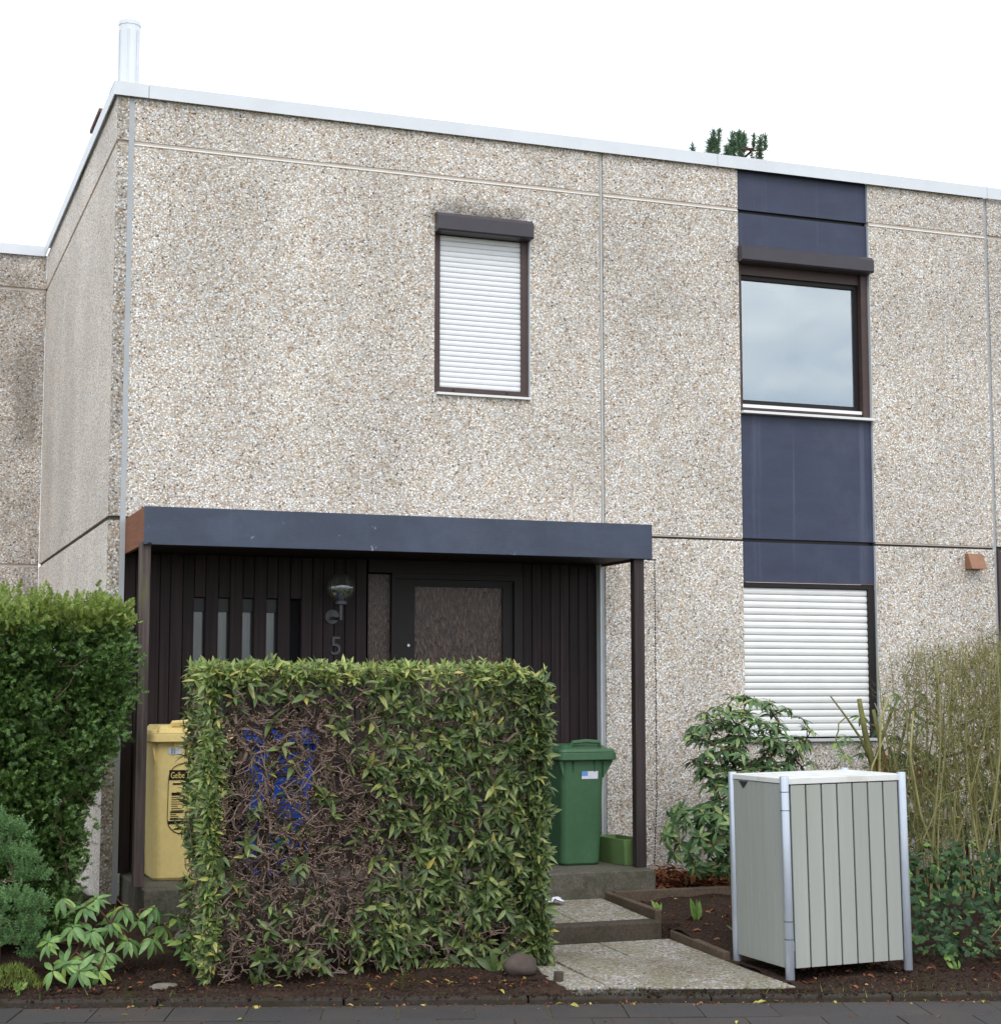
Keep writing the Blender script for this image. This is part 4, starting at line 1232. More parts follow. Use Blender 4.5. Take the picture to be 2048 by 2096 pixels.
# long crooked branches that wander just behind the clipped face, with short forks
bX, bP, bT = [], [], []
b0_ = len(X)
for k in range(230):
    for _try in range(20):
        x_, z_ = R.uniform(HX0 + 0.05, HX1 - 0.1), R.uniform(0.08, HZ1 - 0.25)
        if R.random() < 1.0 - 1.3 * hedge_density(x_, z_): break
    a = np.array([x_, hfront(x_) + R.uniform(0.05, 0.26), z_]); ang = math.atan2(z_ - 0.55, x_ - 1.0) + R.normal(0, 0.7)
    if R.random() < 0.5: ang = R.uniform(0.3, 2.8)
    d = np.array([math.cos(ang), -0.25, math.sin(ang)]); prev = -1
    for q in range(R.integers(9, 17)):
        bX.append(a.copy()); bP.append(prev); prev = b0_ + len(bX) - 1
        d = unit((d + R.normal(0, 0.33, 3))[None])[0]; a = a + d * 0.034
        a[1] = max(a[1], hfront(a[0]) - 0.005)
        if a[0] < HX0 or a[0] > HX1 or a[2] > HZ1 - 0.04 or a[2] < 0.03: break
        if q > 2 and R.random() < 0.55:
            e = a + unit((d * 0.5 + R.normal(0, 0.6, 3) + np.array([0, -0.6, 0.2]))[None])[0] * R.uniform(0.03, 0.08)
            e[1] = max(e[1], hfront(e[0]) - 0.015)
            bX.append(e); bP.append(prev); bT.append(b0_ + len(bX) - 1)
    bT.append(prev)
X = np.concatenate([X, np.array(bX)]); par = np.concatenate([par, np.array(bP)]); tips = np.concatenate([tips, np.array([t for t in bT if par[t] >= 0])])
V, F, rr = twig_mesh(X, par, 0.0030, 0.30, 0.013, 4)
fast_mesh('twigs', V, F, 'bark_twig', hedge, kind='stuff')
ft = tips[(X[tips, 1] < hfront(X[tips, 0]) + 0.06) & (R.random(len(tips)) < 0.35)]
V, F = ends(X, par, ft, rr, 0.0036)
fast_mesh('cut_ends', V, F, 'cut_end', hedge, kind='stuff')
# leaves: whorls on the tips
pos, dr, up, sc_, top = [], [], [], [], []
for t in tips:
    p = X[t]
    front = p[1] < hfront(p[0]) + 0.12
    leftf = p[0] < HX0 + 0.05; rightf = p[0] > HX1 - 0.10; topf = p[2] > HZ1 - 0.085
    d0 = hedge_density(p[0], p[2])
    if topf: keep = 1.0
    elif leftf or rightf: keep = 0.95 if (rightf or p[2] > 0.7) else 0.55
    elif front: keep = d0
    elif p[1] > HYB - 0.2: keep = 0.75 if not (0.95 < p[0] < 1.2 and 0.6 < p[2] < 1.38) else 0.3
    else: keep = 0.05 + 0.5 * (d0 > 0.35)
    if R.random() > keep: continue
    outw = np.array([0, -1.0, 0.15]) if front else np.array([0, 0, 0.2])
    if leftf: outw = outw + np.array([-0.9, 0, 0])
    if rightf: outw = outw + np.array([0.9, 0, 0])
    if topf: outw = outw + np.array([0, 0, 0.8])
    if front and not (topf or leftf or rightf) and R.random() < 0.45: continue
    ax = unit(((X[t] - X[par[t]]) / 0.04 * 0.5 + outw * 0.8 + R.normal(0, 0.35, 3))[None])[0]
    e1 = np.cross(ax, [0.31, 0.22, 0.9]); e1 = e1 / np.linalg.norm(e1); e2 = np.cross(ax, e1)
    n_l = R.integers(4, 8); ph = R.uniform(0, 6.28); big = R.uniform(0.055, 0.11) * (0.78 if (leftf or topf) else 1.0)
    for q in range(n_l):                                  # a whorl of leaves round the shoot
        th = ph + 2.4 * q; op = R.uniform(0.45, 1.2)
        d = ax * math.cos(op) + (e1 * math.cos(th) + e2 * math.sin(th)) * math.sin(op) + np.array([0, 0, R.normal(-0.12, 0.2)])
        pos.append(p - ax * 0.012 * q * R.random()); dr.append(d)
        up.append(ax + np.array([0, -0.2, 0.5]) + R.normal(0, 0.25, 3)); sc_.append(big * R.uniform(0.6, 1.15)); top.append(topf or (leftf and R.random() < 0.5))
pos, dr, up, sc_, top = map(np.array, (pos, dr, up, sc_, top))
Rm = frames(dr, up)
vis = np.abs(np.einsum('ij,ij->i', Rm[:, :, 2], unit(CAM - pos))) * sc_ - 0.3 * np.maximum(0, pos[:, 1] - hfront(pos[:, 0]) - 0.03)
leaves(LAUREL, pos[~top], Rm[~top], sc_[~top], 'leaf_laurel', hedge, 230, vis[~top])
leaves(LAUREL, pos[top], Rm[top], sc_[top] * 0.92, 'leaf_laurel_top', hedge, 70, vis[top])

# ------------------------------------------------------------------ yew hedge
def shoot(nn=9, ln=0.32, wd=0.10, flat_=0.25):
    """a needled twig along +x, unit length"""
    V = []; F = []
    for k in range(nn):
        t = 0.08 + 0.9 * k / (nn - 1)
        l = ln * (1 - 0.55 * t)
        for s in (-1, 1):
            b = len(V)
            dz = flat_ * ((k * 7) % 3 - 1) * l
            V += [(t - wd / 2, 0, 0), (t + wd / 2, 0, 0), (t + l * 0.55, s * l, dz)]
            F.append((b, b + 1, b + 2))
    b = len(V); V += [(0, -0.02, 0), (0, 0.02, 0), (1, 0, 0)]; F.append((b, b + 1, b + 2))
    return np.array(V, float), np.array(F)

SHOOT = shoot(8, 0.42, 0.20, 0.3)
yew = thing('yew_hedge', (-0.9, -0.8, 0.1), 'dense dark green clipped yew hedge beside the porch post', 'hedge')
def yew_right(z): return np.interp(z, [0.2, 0.6, 1.0, 1.35, 1.6, 2.2], [-0.36, -0.30, -0.20, -0.09, -0.01, -0.02])
def yew_bare(x, z): return np.exp(-(((x + 0.26) / 0.24) ** 2 + ((z - 0.98) / 0.20) ** 2)) + np.exp(-(((x + 0.30) / 0.24) ** 2 + ((z - 0.55) / 0.22) ** 2))
pos, dr, topm = [], [], []
for c in range(2700):
    z_ = R.uniform(0.2, 2.14); xr = yew_right(z_); u = R.random()
    if u < 0.66:
        x_ = R.uniform(-1.9, xr); p = np.array([x_, -1.3 + 0.20 * R.random() ** 1.5 + 0.04 * math.sin(8 * x_ + 3 * math.sin(7 * z_)), z_]); o = np.array([0, -1.0, 0.3])
        if R.random() < 0.9 * yew_bare(x_, z_): continue
        if math.sin(11 * x_ + 4 * math.sin(5 * z_)) * math.sin(9 * z_ + 3 * math.sin(6 * x_)) > 0.45 and R.random() < 0.75: continue
    elif u < 0.82: p = np.array([xr - 0.10 * R.random(), R.uniform(-1.3, -0.35), z_]); o = np.array([0.8, -0.5, 0.25])
    else:
        x_ = R.uniform(-1.9, -0.03); p = np.array([x_, R.uniform(-1.3, -0.35), 2.09 + 0.05 * R.normal()]); o = np.array([0, -0.3, 1.0])
    if p[2] < 1.2 and u >= 0.66 and R.random() < 0.35: continue
    r_ = R.uniform(0.02, 0.05)
    o = o + R.normal(0, 0.35, 3)
    for q in range(R.integers(7, 14)):
        pos.append(p + R.normal(0, r_, 3)); dr.append(o + R.normal(0, 0.5, 3)); topm.append(u >= 0.82 or p[2] > 2.05)
for k in range(520):                                     # upright summer growth
    x_ = R.uniform(-1.9, -0.05); pos.append(np.array([x_, R.uniform(-1.3, -0.5), 2.10 + R.random() ** 1.5 * (0.12 if x_ > -0.45 else 0.20)])); dr.append(np.array([R.normal(0, .25), R.normal(0, .25), 1.0])); topm.append(True)
pos, dr, topm = np.array(pos), np.array(dr), np.array(topm)
Rm = frames(dr, R.normal(0, 0.5, dr.shape) + np.array([0, -0.7, 0.7]))
sz = R.uniform(0.028, 0.062, len(pos))
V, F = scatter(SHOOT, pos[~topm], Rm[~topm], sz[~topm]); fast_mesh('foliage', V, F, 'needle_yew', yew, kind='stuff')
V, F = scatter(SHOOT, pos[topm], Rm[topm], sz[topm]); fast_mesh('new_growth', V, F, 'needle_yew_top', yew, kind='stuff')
ys = []; yp = []
for k in range(6):
    b0 = np.array([-1.75 + k * 0.27, -0.8 + R.uniform(-0.15, 0.15), 0.0])
    for i in range(18):
        f = i / 17; yp.append(-1 if i == 0 else len(ys) - 1); ys.append(b0 + np.array([0.1 * math.sin(k + 3 * f), 0.08 * math.cos(k * 2 + 4 * f), 1.9 * f]))
ys = np.array(ys)
tgt = np.stack([R.uniform(-1.8, 0.0, 620), R.uniform(-1.28, -0.4, 620), R.uniform(0.25, 2.1, 620)], 1)
tgt[:, 0] = np.minimum(tgt[:, 0], yew_right(tgt[:, 2]) - 0.03)
Xy, py_, ty = grow(ys, tgt, 0.07, 0.35, seedpar=yp)
V, F, _ = twig_mesh(Xy, py_, 0.0026, 0.42, 0.035, 5); fast_mesh('branches', V, F, 'bark_grey', yew, kind='stuff')
n = 9000                                                 # inner foliage, so that the hedge is a body and not a shell
pi = np.stack([R.uniform(-1.9, 0.0, n), R.uniform(-1.1, -0.45, n), R.uniform(0.15, 2.05, n)], 1)
ok = pi[:, 0] < yew_right(pi[:, 2]) - 0.04
pi = pi[ok]
V, F = scatter(SHOOT, pi, frames(R.normal(0, 1, pi.shape), R.normal(0, 1, pi.shape)), R.uniform(0.08, 0.14, len(pi)))
fast_mesh('inner_foliage', V, F, 'needle_yew', yew, kind='stuff')

# ------------------------------------------------------------------ juniper
jun = thing('juniper_bush', (-0.75, -1.75, 0.05), 'blue-green feathery juniper bush in front of the yew hedge', 'bush')
jn = []; jd = []
JC = [(-0.86, -1.75, 0.70, 0.15), (-0.70, -1.8, 0.66, 0.12), (-0.98, -1.7, 0.5, 0.18), (-0.74, -1.88, 0.42, 0.13), (-0.62, -1.75, 0.56, 0.10), (-0.86, -1.8, 0.86, 0.12), (-0.72, -1.72, 0.80, 0.10), (-0.70, -1.85, 0.22, 0.12), (-0.60, -1.85, 0.40, 0.09), (-0.62, -1.88, 0.30, 0.08), (-0.58, -1.8, 0.14, 0.08), (-0.90, -1.88, 0.32, 0.14)]
for cx_, cy_, cz_, r_ in JC:
    for k in range(int(9000 * r_ * r_) + 60):
        d = unit(R.normal(0, 1, (1, 3)))[0]; d[2] = abs(d[2]) * 0.8 + d[2] * 0.2
        lump = 1 + 0.18 * math.sin(9 * d[0] + 5 * d[2]) * math.sin(7 * d[1] + 3)
        p = np.array([cx_, cy_, cz_]) + d * r_ * lump * R.uniform(0.7, 1.02)
        jn.append(p); jd.append(d * 0.6 + np.array([0, -0.1, 0.75]) + R.normal(0, 0.35, 3))
jn, jd = np.array(jn), np.array(jd)
JS = shoot(9, 0.24, 0.16, 1.2)
V, F = scatter(JS, jn, frames(jd, R.normal(0, 1, jd.shape)), R.uniform(0.03, 0.06, len(jn)))
fast_mesh('foliage', V, F, 'needle_juniper', jun, kind='stuff')
js = np.array([[-0.78, -1.72, 0.02 + 0.06 * i] for i in range(10)])
Xj, pj, tj = grow(js, jn[R.choice(len(jn), 120, replace=False)], 0.05, 0.3, seedpar=[-1] + list(range(9)))
V, F, _ = twig_mesh(Xj, pj, 0.002, 0.42, 0.02, 5); fast_mesh('branches', V, F, 'bark_grey', jun, kind='stuff')

# ------------------------------------------------------------------ rhododendrons
def whorls(par_, tips_pos, tips_dir, mat, size, n_obj, nl=(6, 10), droop=(0.1, 0.7), buds=True, T=RHODO):
    pos, dr, up, sc_ = [], [], [], []
    for p, d in zip(tips_pos, tips_dir):
        d = d / np.linalg.norm(d)
        a = np.cross(d, [0.3, 0.2, 1.0]); a = a / np.linalg.norm(a); b = np.cross(d, a)
        m = R.integers(*nl); ph = R.uniform(0, 6.28); dp = R.uniform(*droop)
        for k in range(m):
            t = ph + 2 * np.pi * k / m + R.normal(0, 0.18)
            o = a * math.cos(t) + b * math.sin(t)
            v = o + d * R.uniform(-0.1, 0.35) + np.array([0, 0, -dp * R.uniform(0.6, 1.2)])
            pos.append(p + o * 0.006 + d * R.uniform(-0.012, 0.006)); dr.append(v); up.append(d + np.array([0, -0.1, 0.3]) + R.normal(0, 0.12, 3)); sc_.append(R.uniform(*size))
    pos, dr, up, sc_ = map(np.array, (pos, dr, up, sc_))
    Rm = frames(dr, up)
    vis = np.abs(np.einsum('ij,ij->i', Rm[:, :, 2], unit(CAM - pos))) * sc_ - 0.05 * (pos[:, 1] - pos[:, 1].min())
    leaves(T, pos, Rm, sc_, mat, par_, n_obj, vis)
    if buds:
        V0 = np.array([[0, 0, 0], [0.5, .3, 0], [0.5, -.15, .26], [0.5, -.15, -.26], [1.3, 0, 0]], float)
        F0 = np.array([[0, 2, 1], [0, 3, 2], [0, 1, 3], [1, 2, 4], [2, 3, 4], [3, 1, 4]])
        m = R.random(len(tips_pos)) < 0.6
        if m.any():
            V, F = scatter((V0, F0), tips_pos[m], frames(tips_dir[m], R.normal(0, 1, tips_dir[m].shape)), np.full(m.sum(), 0.018))
            fast_mesh('buds', V, F, 'leaf_yellow', par_, kind='stuff')

# small one at the edge of the front bed
rh1 = thing('rhododendron', (0.02, -1.95, 0.05), 'low rhododendron with drooping light green leaves at the front bed edge', 'shrub', 'rhododendrons in the beds')
tp = np.array([(-0.52, -2.02, 0.24), (-0.36, -2.0, 0.42), (-0.28, -1.98, 0.47), (-0.20, -2.02, 0.33), (-0.12, -1.97, 0.42), (-0.02, -1.95, 0.36), (0.06, -1.93, 0.40), (0.12, -1.9, 0.30),
               (-0.42, -2.08, 0.33), (-0.30, -2.1, 0.28), (-0.33, -2.12, 0.15), (-0.45, -2.12, 0.14), (-0.22, -2.1, 0.17), (-0.10, -2.05, 0.24), (-0.5, -2.12, 0.10), (-0.38, -2.14, 0.08), (0.02, -2.02, 0.25),
               (-0.44, -1.9, 0.48), (-0.16, -1.85, 0.36), (-0.27, -2.15, 0.10), (0.22, -1.95, 0.18), (0.30, -1.9, 0.25), (0.27, -2.02, 0.10), (0.2, -1.85, 0.32)])
tp = tp + R.normal(0, 0.012, tp.shape)
td = tp - np.array([-0.1, -1.8, 0.05]); td = unit(td) + np.array([0, -0.35, 0.45])
sd = np.array([[-0.08 - 0.01 * i, -1.85, 0.03 + 0.03 * i] for i in range(6)])
Xr, pr, tr = grow(sd, tp, 0.05, 0.4, seedpar=[-1, 0, 1, 2, 3, 4])
V, F, _ = twig_mesh(Xr, pr, 0.0035, 0.4, 0.012, 5); fast_mesh('stems', V, F, 'bark_brown', rh1, kind='stuff')
whorls(rh1, tp, td, 'leaf_rhodo_front', (0.075, 0.115), 300, (8, 12), (0.25, 0.95))

# big one behind the storage box
rh2 = thing('rhododendron', (4.45, -0.95, 0.2), 'tall dark rhododendron between the storage box and the house wall', 'shrub', 'rhododendrons in the beds')
tl = []
def inside(p):
    x, y, z = p
    a = ((x - 4.48) / 0.50) ** 2 + ((y + 0.95) / 0.33) ** 2 + ((z - 1.22) / 0.42) ** 2 < 1
    b = ((x - 4.30) / 0.36) ** 2 + ((y + 1.05) / 0.3) ** 2 + ((z - 0.72) / 0.42) ** 2 < 1
    c = ((x - 3.98) / 0.22) ** 2 + ((y + 1.05) / 0.2) ** 2 + ((z - 0.60) / 0.24) ** 2 < 1
    e = ((x - 4.85) / 0.24) ** 2 + ((y + 0.95) / 0.22) ** 2 + ((z - 1.30) / 0.2) ** 2 < 1
    return a or b or c or e
while len(tl) < 330:
    p = R.uniform([3.75, -1.4, 0.35], [5.1, -0.6, 1.64])
    if inside(p): tl.append(p)
tp = np.array(tl); tp = tp[np.argsort(((tp - np.array([4.4, -0.95, 0.6])) ** 2).sum(1))]
td = unit(tp - np.array([4.4, -0.95, 0.7])) + np.array([0, -0.3, 0.4])
sd = []; sdp = []
for k in range(4):
    for i in range(12):
        sdp.append(-1 if i == 0 else len(sd) - 1); sd.append((4.38 + 0.05 * k + (k - 1.5) * 0.10 * i / 11, -0.93 - 0.04 * k + 0.02 * math.sin(i), 0.15 + 0.07 * i))
Xr, pr, tr = grow(np.array(sd), tp, 0.06, 0.35, seedpar=sdp)
V, F, _ = twig_mesh(Xr, pr, 0.0035, 0.42, 0.022, 5); fast_mesh('stems', V, F, 'bark_brown', rh2, kind='stuff')
whorls(rh2, tp, td, 'leaf_rhodo', (0.06, 0.105), 300, (6, 10), (-0.1, 0.55))

# pruned one by the lower shutter: thick sawn limbs, a few leaves, rusty dead leaves
rh3 = thing('pruned_shrub', (5.62, -0.95, 0.2), 'hard pruned shrub with thick sawn limbs in front of the lower shutter', 'shrub')
limbs = [[(5.62, -0.95, 0.15), (5.58, -0.97, 0.7), (5.50, -1.0, 1.05), (5.42, -1.02, 1.32), (5.36, -1.04, 1.58)],
         [(5.50, -1.0, 1.05), (5.38, -1.03, 1.28), (5.24, -1.05, 1.45), (5.10, -1.07, 1.60)],
         [(5.58, -0.97, 0.7), (5.66, -0.95, 1.0), (5.58, -0.97, 1.25), (5.52, -0.98, 1.50)],
         [(5.66, -0.95, 1.0), (5.76, -0.93, 1.15), (5.84, -0.92, 1.4)], [(5.5, -1.0, 1.1), (5.58, -1.0, 1.3), (5.68, -1.0, 1.52)]]
for lm, r0, r1 in zip(limbs, (0.036, 0.012, 0.024, 0.016, 0.016), (0.018, 0.006, 0.013, 0.01, 0.01)):
    rr_ = [r0 + (r1 - r0) * k / (len(lm) - 1) for k in range(len(lm))]
    build('limb', MB().tube(lm, rr_, 8), 'bark_green', rh3, smooth=True)
tp = np.array([(5.14, -1.08, 1.26), (5.17, -1.12, 1.18), (5.22, -1.08, 1.30), (5.66, -1.0, 1.52), (5.74, -0.97, 1.60), (5.85, -0.97, 1.5), (5.9, -0.98, 1.36), (5.80, -1.0, 1.42), (5.95, -0.97, 1.6), (5.02, -0.98, 1.02), (5.15, -1.0, 0.96), (5.3, -1.0, 1.0),
               (5.68, -1.02, 1.05), (5.75, -1.05, 0.98), (5.62, -1.05, 0.95), (5.45, -1.0, 0.96), (5.9, -1.05, 1.2), (6.0, -1.0, 1.1), (5.85, -1.1, 0.85), (5.6, -1.1, 0.8), (5.3, -1.05, 0.85)])
td = np.tile(np.array([0.1, -0.4, 0.8]), (len(tp), 1)) + R.normal(0, 0.25, tp.shape)
nodes = np.array([p for l_ in limbs for p in l_])
Xr, pr, tr = grow(nodes, tp, 0.05, 0.3)
V, F, _ = twig_mesh(Xr, pr, 0.003, 0.4, 0.008, 5); fast_mesh('stems', V, F, 'bark_green', rh3, kind='stuff')
whorls(rh3, tp, td, 'leaf_rhodo_front', (0.06, 0.10), 200, (6, 9), (0.1, 0.7))
dn = np.concatenate([R.normal([5.52, -1.03, 1.0], [0.045, 0.03, 0.07], (46, 3)), R.normal([5.86, -1.05, 1.05], [0.06, 0.03, 0.05], (26, 3))])
dd = R.normal(0, 0.3, dn.shape) + np.array([0, -0.2, -1.0])
leaf_objects('dead_leaf', leaf(1, 0.26, 0.9, 0.3), dn, frames(dd, R.normal(0, 1, dn.shape)), R.uniform(0.06, 0.11, len(dn)), 'leaf_dead', rh3)

# ------------------------------------------------------------------ tall twiggy bush at the edge of the picture
bush = thing('twiggy_bush', (6.0, -1.5, 0.1), 'tall bare bush of thin upright olive stems beyond the storage box', 'bush')
bs_x, bs_p = [], []
main = []
for k in range(64):
    b0 = np.array([R.uniform(5.45, 6.8), R.uniform(-1.85, -1.1), 0.08])
    lean = np.array([R.normal(0, 0.16), R.normal(0, 0.1), 0])
    ht = R.uniform(1.3, 1.95)
    pts_ = []
    for i in range(13):
        f = i / 12
        pts_.append(b0 + lean * f * (1 + 0.4 * math.sin(2.5 * f + k)) + np.array([0.045 * math.sin(4 * f + k), 0.03 * math.cos(5 * f + k), ht * f]))
    main.append(pts_)
    for i, p in enumerate(pts_):
        bs_p.append(-1 if i == 0 else len(bs_x) - 1); bs_x.append(p)
    r0 = R.uniform(0.006, 0.012)
    build('stem', MB().tube(pts_, [r0 * (1 - 0.65 * i / 12) for i in range(13)], 5), 'bark_olive', bush, smooth=True)
def bleft(z): return np.interp(z, [0.1, 0.6, 1.2, 1.8, 2.15], [5.3, 5.25, 5.45, 5.58, 5.85])
nT = 3400
tgt = np.stack([R.uniform(5.1, 6.9, nT), R.uniform(-2.0, -1.0, nT), 0.4 + 1.72 * R.random(nT) ** 0.62], 1)
top_z = 2.0 + 0.10 * np.sin(tgt[:, 0] * 5) + 0.05 * np.sin(tgt[:, 0] * 13)
tgt = tgt[(tgt[:, 2] < top_z) & (tgt[:, 0] > bleft(tgt[:, 2]))]
tgt = tgt[np.argsort(tgt[:, 2])]
n0 = len(bs_x)
Xb, pb, tb = grow(np.array(bs_x), tgt, 0.07, 0.4, lift=3.0, seedpar=bs_p)
pb2 = pb.copy(); pb2[:n0] = -1
V, F, _ = twig_mesh(Xb, pb2, 0.0022, 0.4, 0.008, 4); fast_mesh('twigs', V, F, 'bark_olive', bush, kind='stuff')
# haze of fine end twigs and buds at the crown
ft = tb[R.random(len(tb)) < 0.95]
fp, fd = [], []
for t in ft:
    for q in range(R.integers(5, 11)):
        fp.append(Xb[t] + R.normal(0, 0.045, 3)); fd.append(np.array([0, 0, 0.9]) + R.normal(0, 0.5, 3))
fp, fd = np.array(fp), np.array(fd)
TW = (np.array([[0, -.012, 0], [0, .012, 0], [0, 0, .02], [1, 0, 0]], float), np.array([[0, 1, 3], [1, 2, 3], [2, 0, 3]]))
V, F = scatter(TW, fp, frames(fd, R.normal(0, 1, fd.shape)), R.uniform(0.06, 0.14, len(fp))); fast_mesh('fine_twigs', V, F, 'twig_mix', bush, kind='stuff')
sel = R.random(len(fp)) < 0.35
V, F = scatter(leaf(1, 0.45, 0.2, 0.2, 3), fp[sel], frames(R.normal(0, 1, fp[sel].shape), R.normal(0, 1, fp[sel].shape)), R.uniform(0.012, 0.028, sel.sum())); fast_mesh('leaf_buds', V, F, 'grass_blade', bush, kind='stuff')
# a few long bent shoots hanging out to the left
for pts_ in ([(5.25, -1.6, 0.3), (5.02, -1.7, 0.62), (4.97, -1.72, 0.9), (5.05, -1.68, 1.12), (5.2, -1.6, 1.3)], [(5.1, -1.65, 0.75), (5.12, -1.66, 1.1), (5.14, -1.66, 1.45), (5.25, -1.6, 1.6)],
             [(5.6, -1.75, 0.2), (5.35, -1.8, 0.8), (5.28, -1.8, 1.2), (5.35, -1.75, 1.5)]):
    build('stem', MB().tube(pts_, [0.010, 0.009, 0.008, 0.007, 0.005][:len(pts_)], 6), 'bark_olive', bush, smooth=True)

und = thing('undergrowth_shrub', (6.1, -0.75, 0.15), 'dark leafy undergrowth behind the stems of the twiggy bush', 'shrub')
up_ = R.uniform([5.6, -1.0, 0.2], [7.2, -0.35, 1.75], (330, 3)); up_ = up_[up_[:, 2] < 0.9 + 0.8 * R.random(len(up_))]
us = np.array([[5.4 + 0.28 * k, -0.7, 0.12 + 0.1 * i] for k in range(6) for i in range(6)]); usp = [(-1 if i == 0 else 6 * k + i - 1) for k in range(6) for i in range(6)]
Xu, pu, tu = grow(us, up_, 0.07, 0.35, seedpar=usp)
V, F, _ = twig_mesh(Xu, pu, 0.003, 0.42, 0.015, 5); fast_mesh('stems', V, F, 'bark_brown', und, kind='stuff')
whorls(und, up_, np.tile(np.array([0, -0.4, 0.8]), (len(up_), 1)) + R.normal(0, 0.3, up_.shape), 'leaf_rhodo', (0.06, 0.11), 150, (6, 10), (0.05, 0.8), buds=False)

# dark leafy undergrowth of the same bed: ivy
def ivy_leaf():
    o = [(0, 0), (0.05, 0.32), (0.3, 0.5), (0.42, 0.25), (0.72, 0.3), (1.0, 0.0), (0.72, -0.3), (0.42, -0.25), (0.3, -0.5), (0.05, -0.32)]
    V = [(0.38, 0, 0.0)] + [(x_, y_, -0.12 * abs(y_) - 0.1 * x_ * x_) for x_, y_ in o]
    return np.array(V), np.array([(0, 1 + i, 1 + (i + 1) % len(o)) for i in range(len(o))])
IVY = ivy_leaf()
n = 2400
ip = np.stack([R.uniform(4.35, 6.6, n), np.zeros(n), np.zeros(n)], 1)
ip[:, 1] = kerb_y(ip[:, 0]) + 0.55 + R.random(n) * 1.7
mound = 0.05 + 0.42 * R.random(n) * np.clip((ip[:, 1] - kerb_y(ip[:, 0]) - 0.45) / 0.9, 0.05, 1)
ip[:, 2] = soil_z(ip[:, 0], ip[:, 1]) + mound
ok = ~((ip[:, 0] < 4.4) & (ip[:, 1] < -2.55))
ip = ip[ok]
Rm = frames(R.normal(0, 0.6, ip.shape) + np.array([0, -0.5, -0.3]), R.normal(0, 0.35, ip.shape) + np.array([0, -0.6, 0.8]))
ivy = thing('ivy', (5.2, -2.7, 0.05), 'dark green ivy covering the soil below the twiggy bush', 'ivy')
isz = R.uniform(0.03, 0.06, len(ip))
leaves(IVY, ip, Rm, isz, 'leaf_ivy', ivy, 200, isz - 0.03 * (ip[:, 1] + 3))
# low dead twigs in front of the ivy
dp = np.stack([R.uniform(4.7, 6.6, 260), np.zeros(260), np.zeros(260)], 1)
dp[:, 1] = kerb_y(dp[:, 0]) + 0.25 + R.random(260) * 0.5
dp[:, 2] = soil_z(dp[:, 0], dp[:, 1]) + 0.02 + 0.12 * R.random(260)
V, F = scatter((TW[0] * np.array([1, 1.6, 1.6]), TW[1]), dp, frames(R.normal(0, 1, dp.shape) * np.array([1, 1, 0.5]), R.normal(0, 1, dp.shape)), R.uniform(0.08, 0.22, 260))
tag(fast_mesh('dead_twigs', V, F, 'leaf_dead', None, kind='stuff'), 'dry brown twigs lying on the soil below the ivy', 'twigs')

# ------------------------------------------------------------------ litter, weeds, stones
def litter(name, n, region, size, mat, label, z_up=0.006, T=None):
    T = T or leaf(1, 0.45, 0.6, 0.35, 3)
    p = np.array([region() for _ in range(n)])
    Rm = frames(R.normal(0, 1, p.shape) * np.array([1, 1, 0.25]), R.normal(0, 0.3, p.shape) + np.array([0, 0, 1.0]))
    p[:, 2] += z_up
    V, F = scatter(T, p, Rm, R.uniform(size[0], size[1], n))
    return tag(fast_mesh(name, V, F, mat, None, kind='stuff'), label, 'leaves')
def heap():
    x_ = R.uniform(3.76, 4.75); y_ = R.uniform(-0.75, -0.1)
    return (x_, y_, max(surface(x_, y_), 0.2) + 0.10 * R.random() * (1 - abs(x_ - 4.1) / 0.8))
litter('fallen_leaves', 900, heap, (0.04, 0.09), 'leaf_dead', 'rust brown fallen leaves heaped along the foot of the wall')
def bedf():
    x_ = R.uniform(3.4, 4.6); y_ = R.uniform(-2.6, -1.08); return (x_, y_, surface(x_, y_))
litter('fallen_leaves', 150, bedf, (0.03, 0.07), 'leaf_dead', 'brown leaves scattered over the small bed beside the path')
def frontbed():
    x_ = R.uniform(-0.9, 2.07); y_ = kerb_y(x_) + 0.08 + 0.6 * R.random() ** 1.3; return (x_, y_, surface(x_, y_))
litter('fallen_leaves', 420, frontbed, (0.015, 0.04), 'leaf_dead', 'brown leaf bits on the soil under the laurel hedge')
litter('fallen_leaves', 46, frontbed, (0.03, 0.07), 'leaf_yellow', 'yellowed laurel leaves on the soil and below the hedge')
def kerbf():
    a = R.uniform(-1.5, 6.0); p = P0 + kd * a - kn * (0.05 + 0.08 * R.random() ** 2 + 0.5 * (R.random() < 0.12) * R.random()); return (p.x, p.y, -0.05)
litter('fallen_leaves', 420, kerbf, (0.008, 0.028), 'leaf_dead', 'small brown litter swept along the foot of the kerb')
litter('fallen_leaves', 26, kerbf, (0.03, 0.06), 'leaf_yellow', 'pale yellow leaf scraps on the street by the kerb')

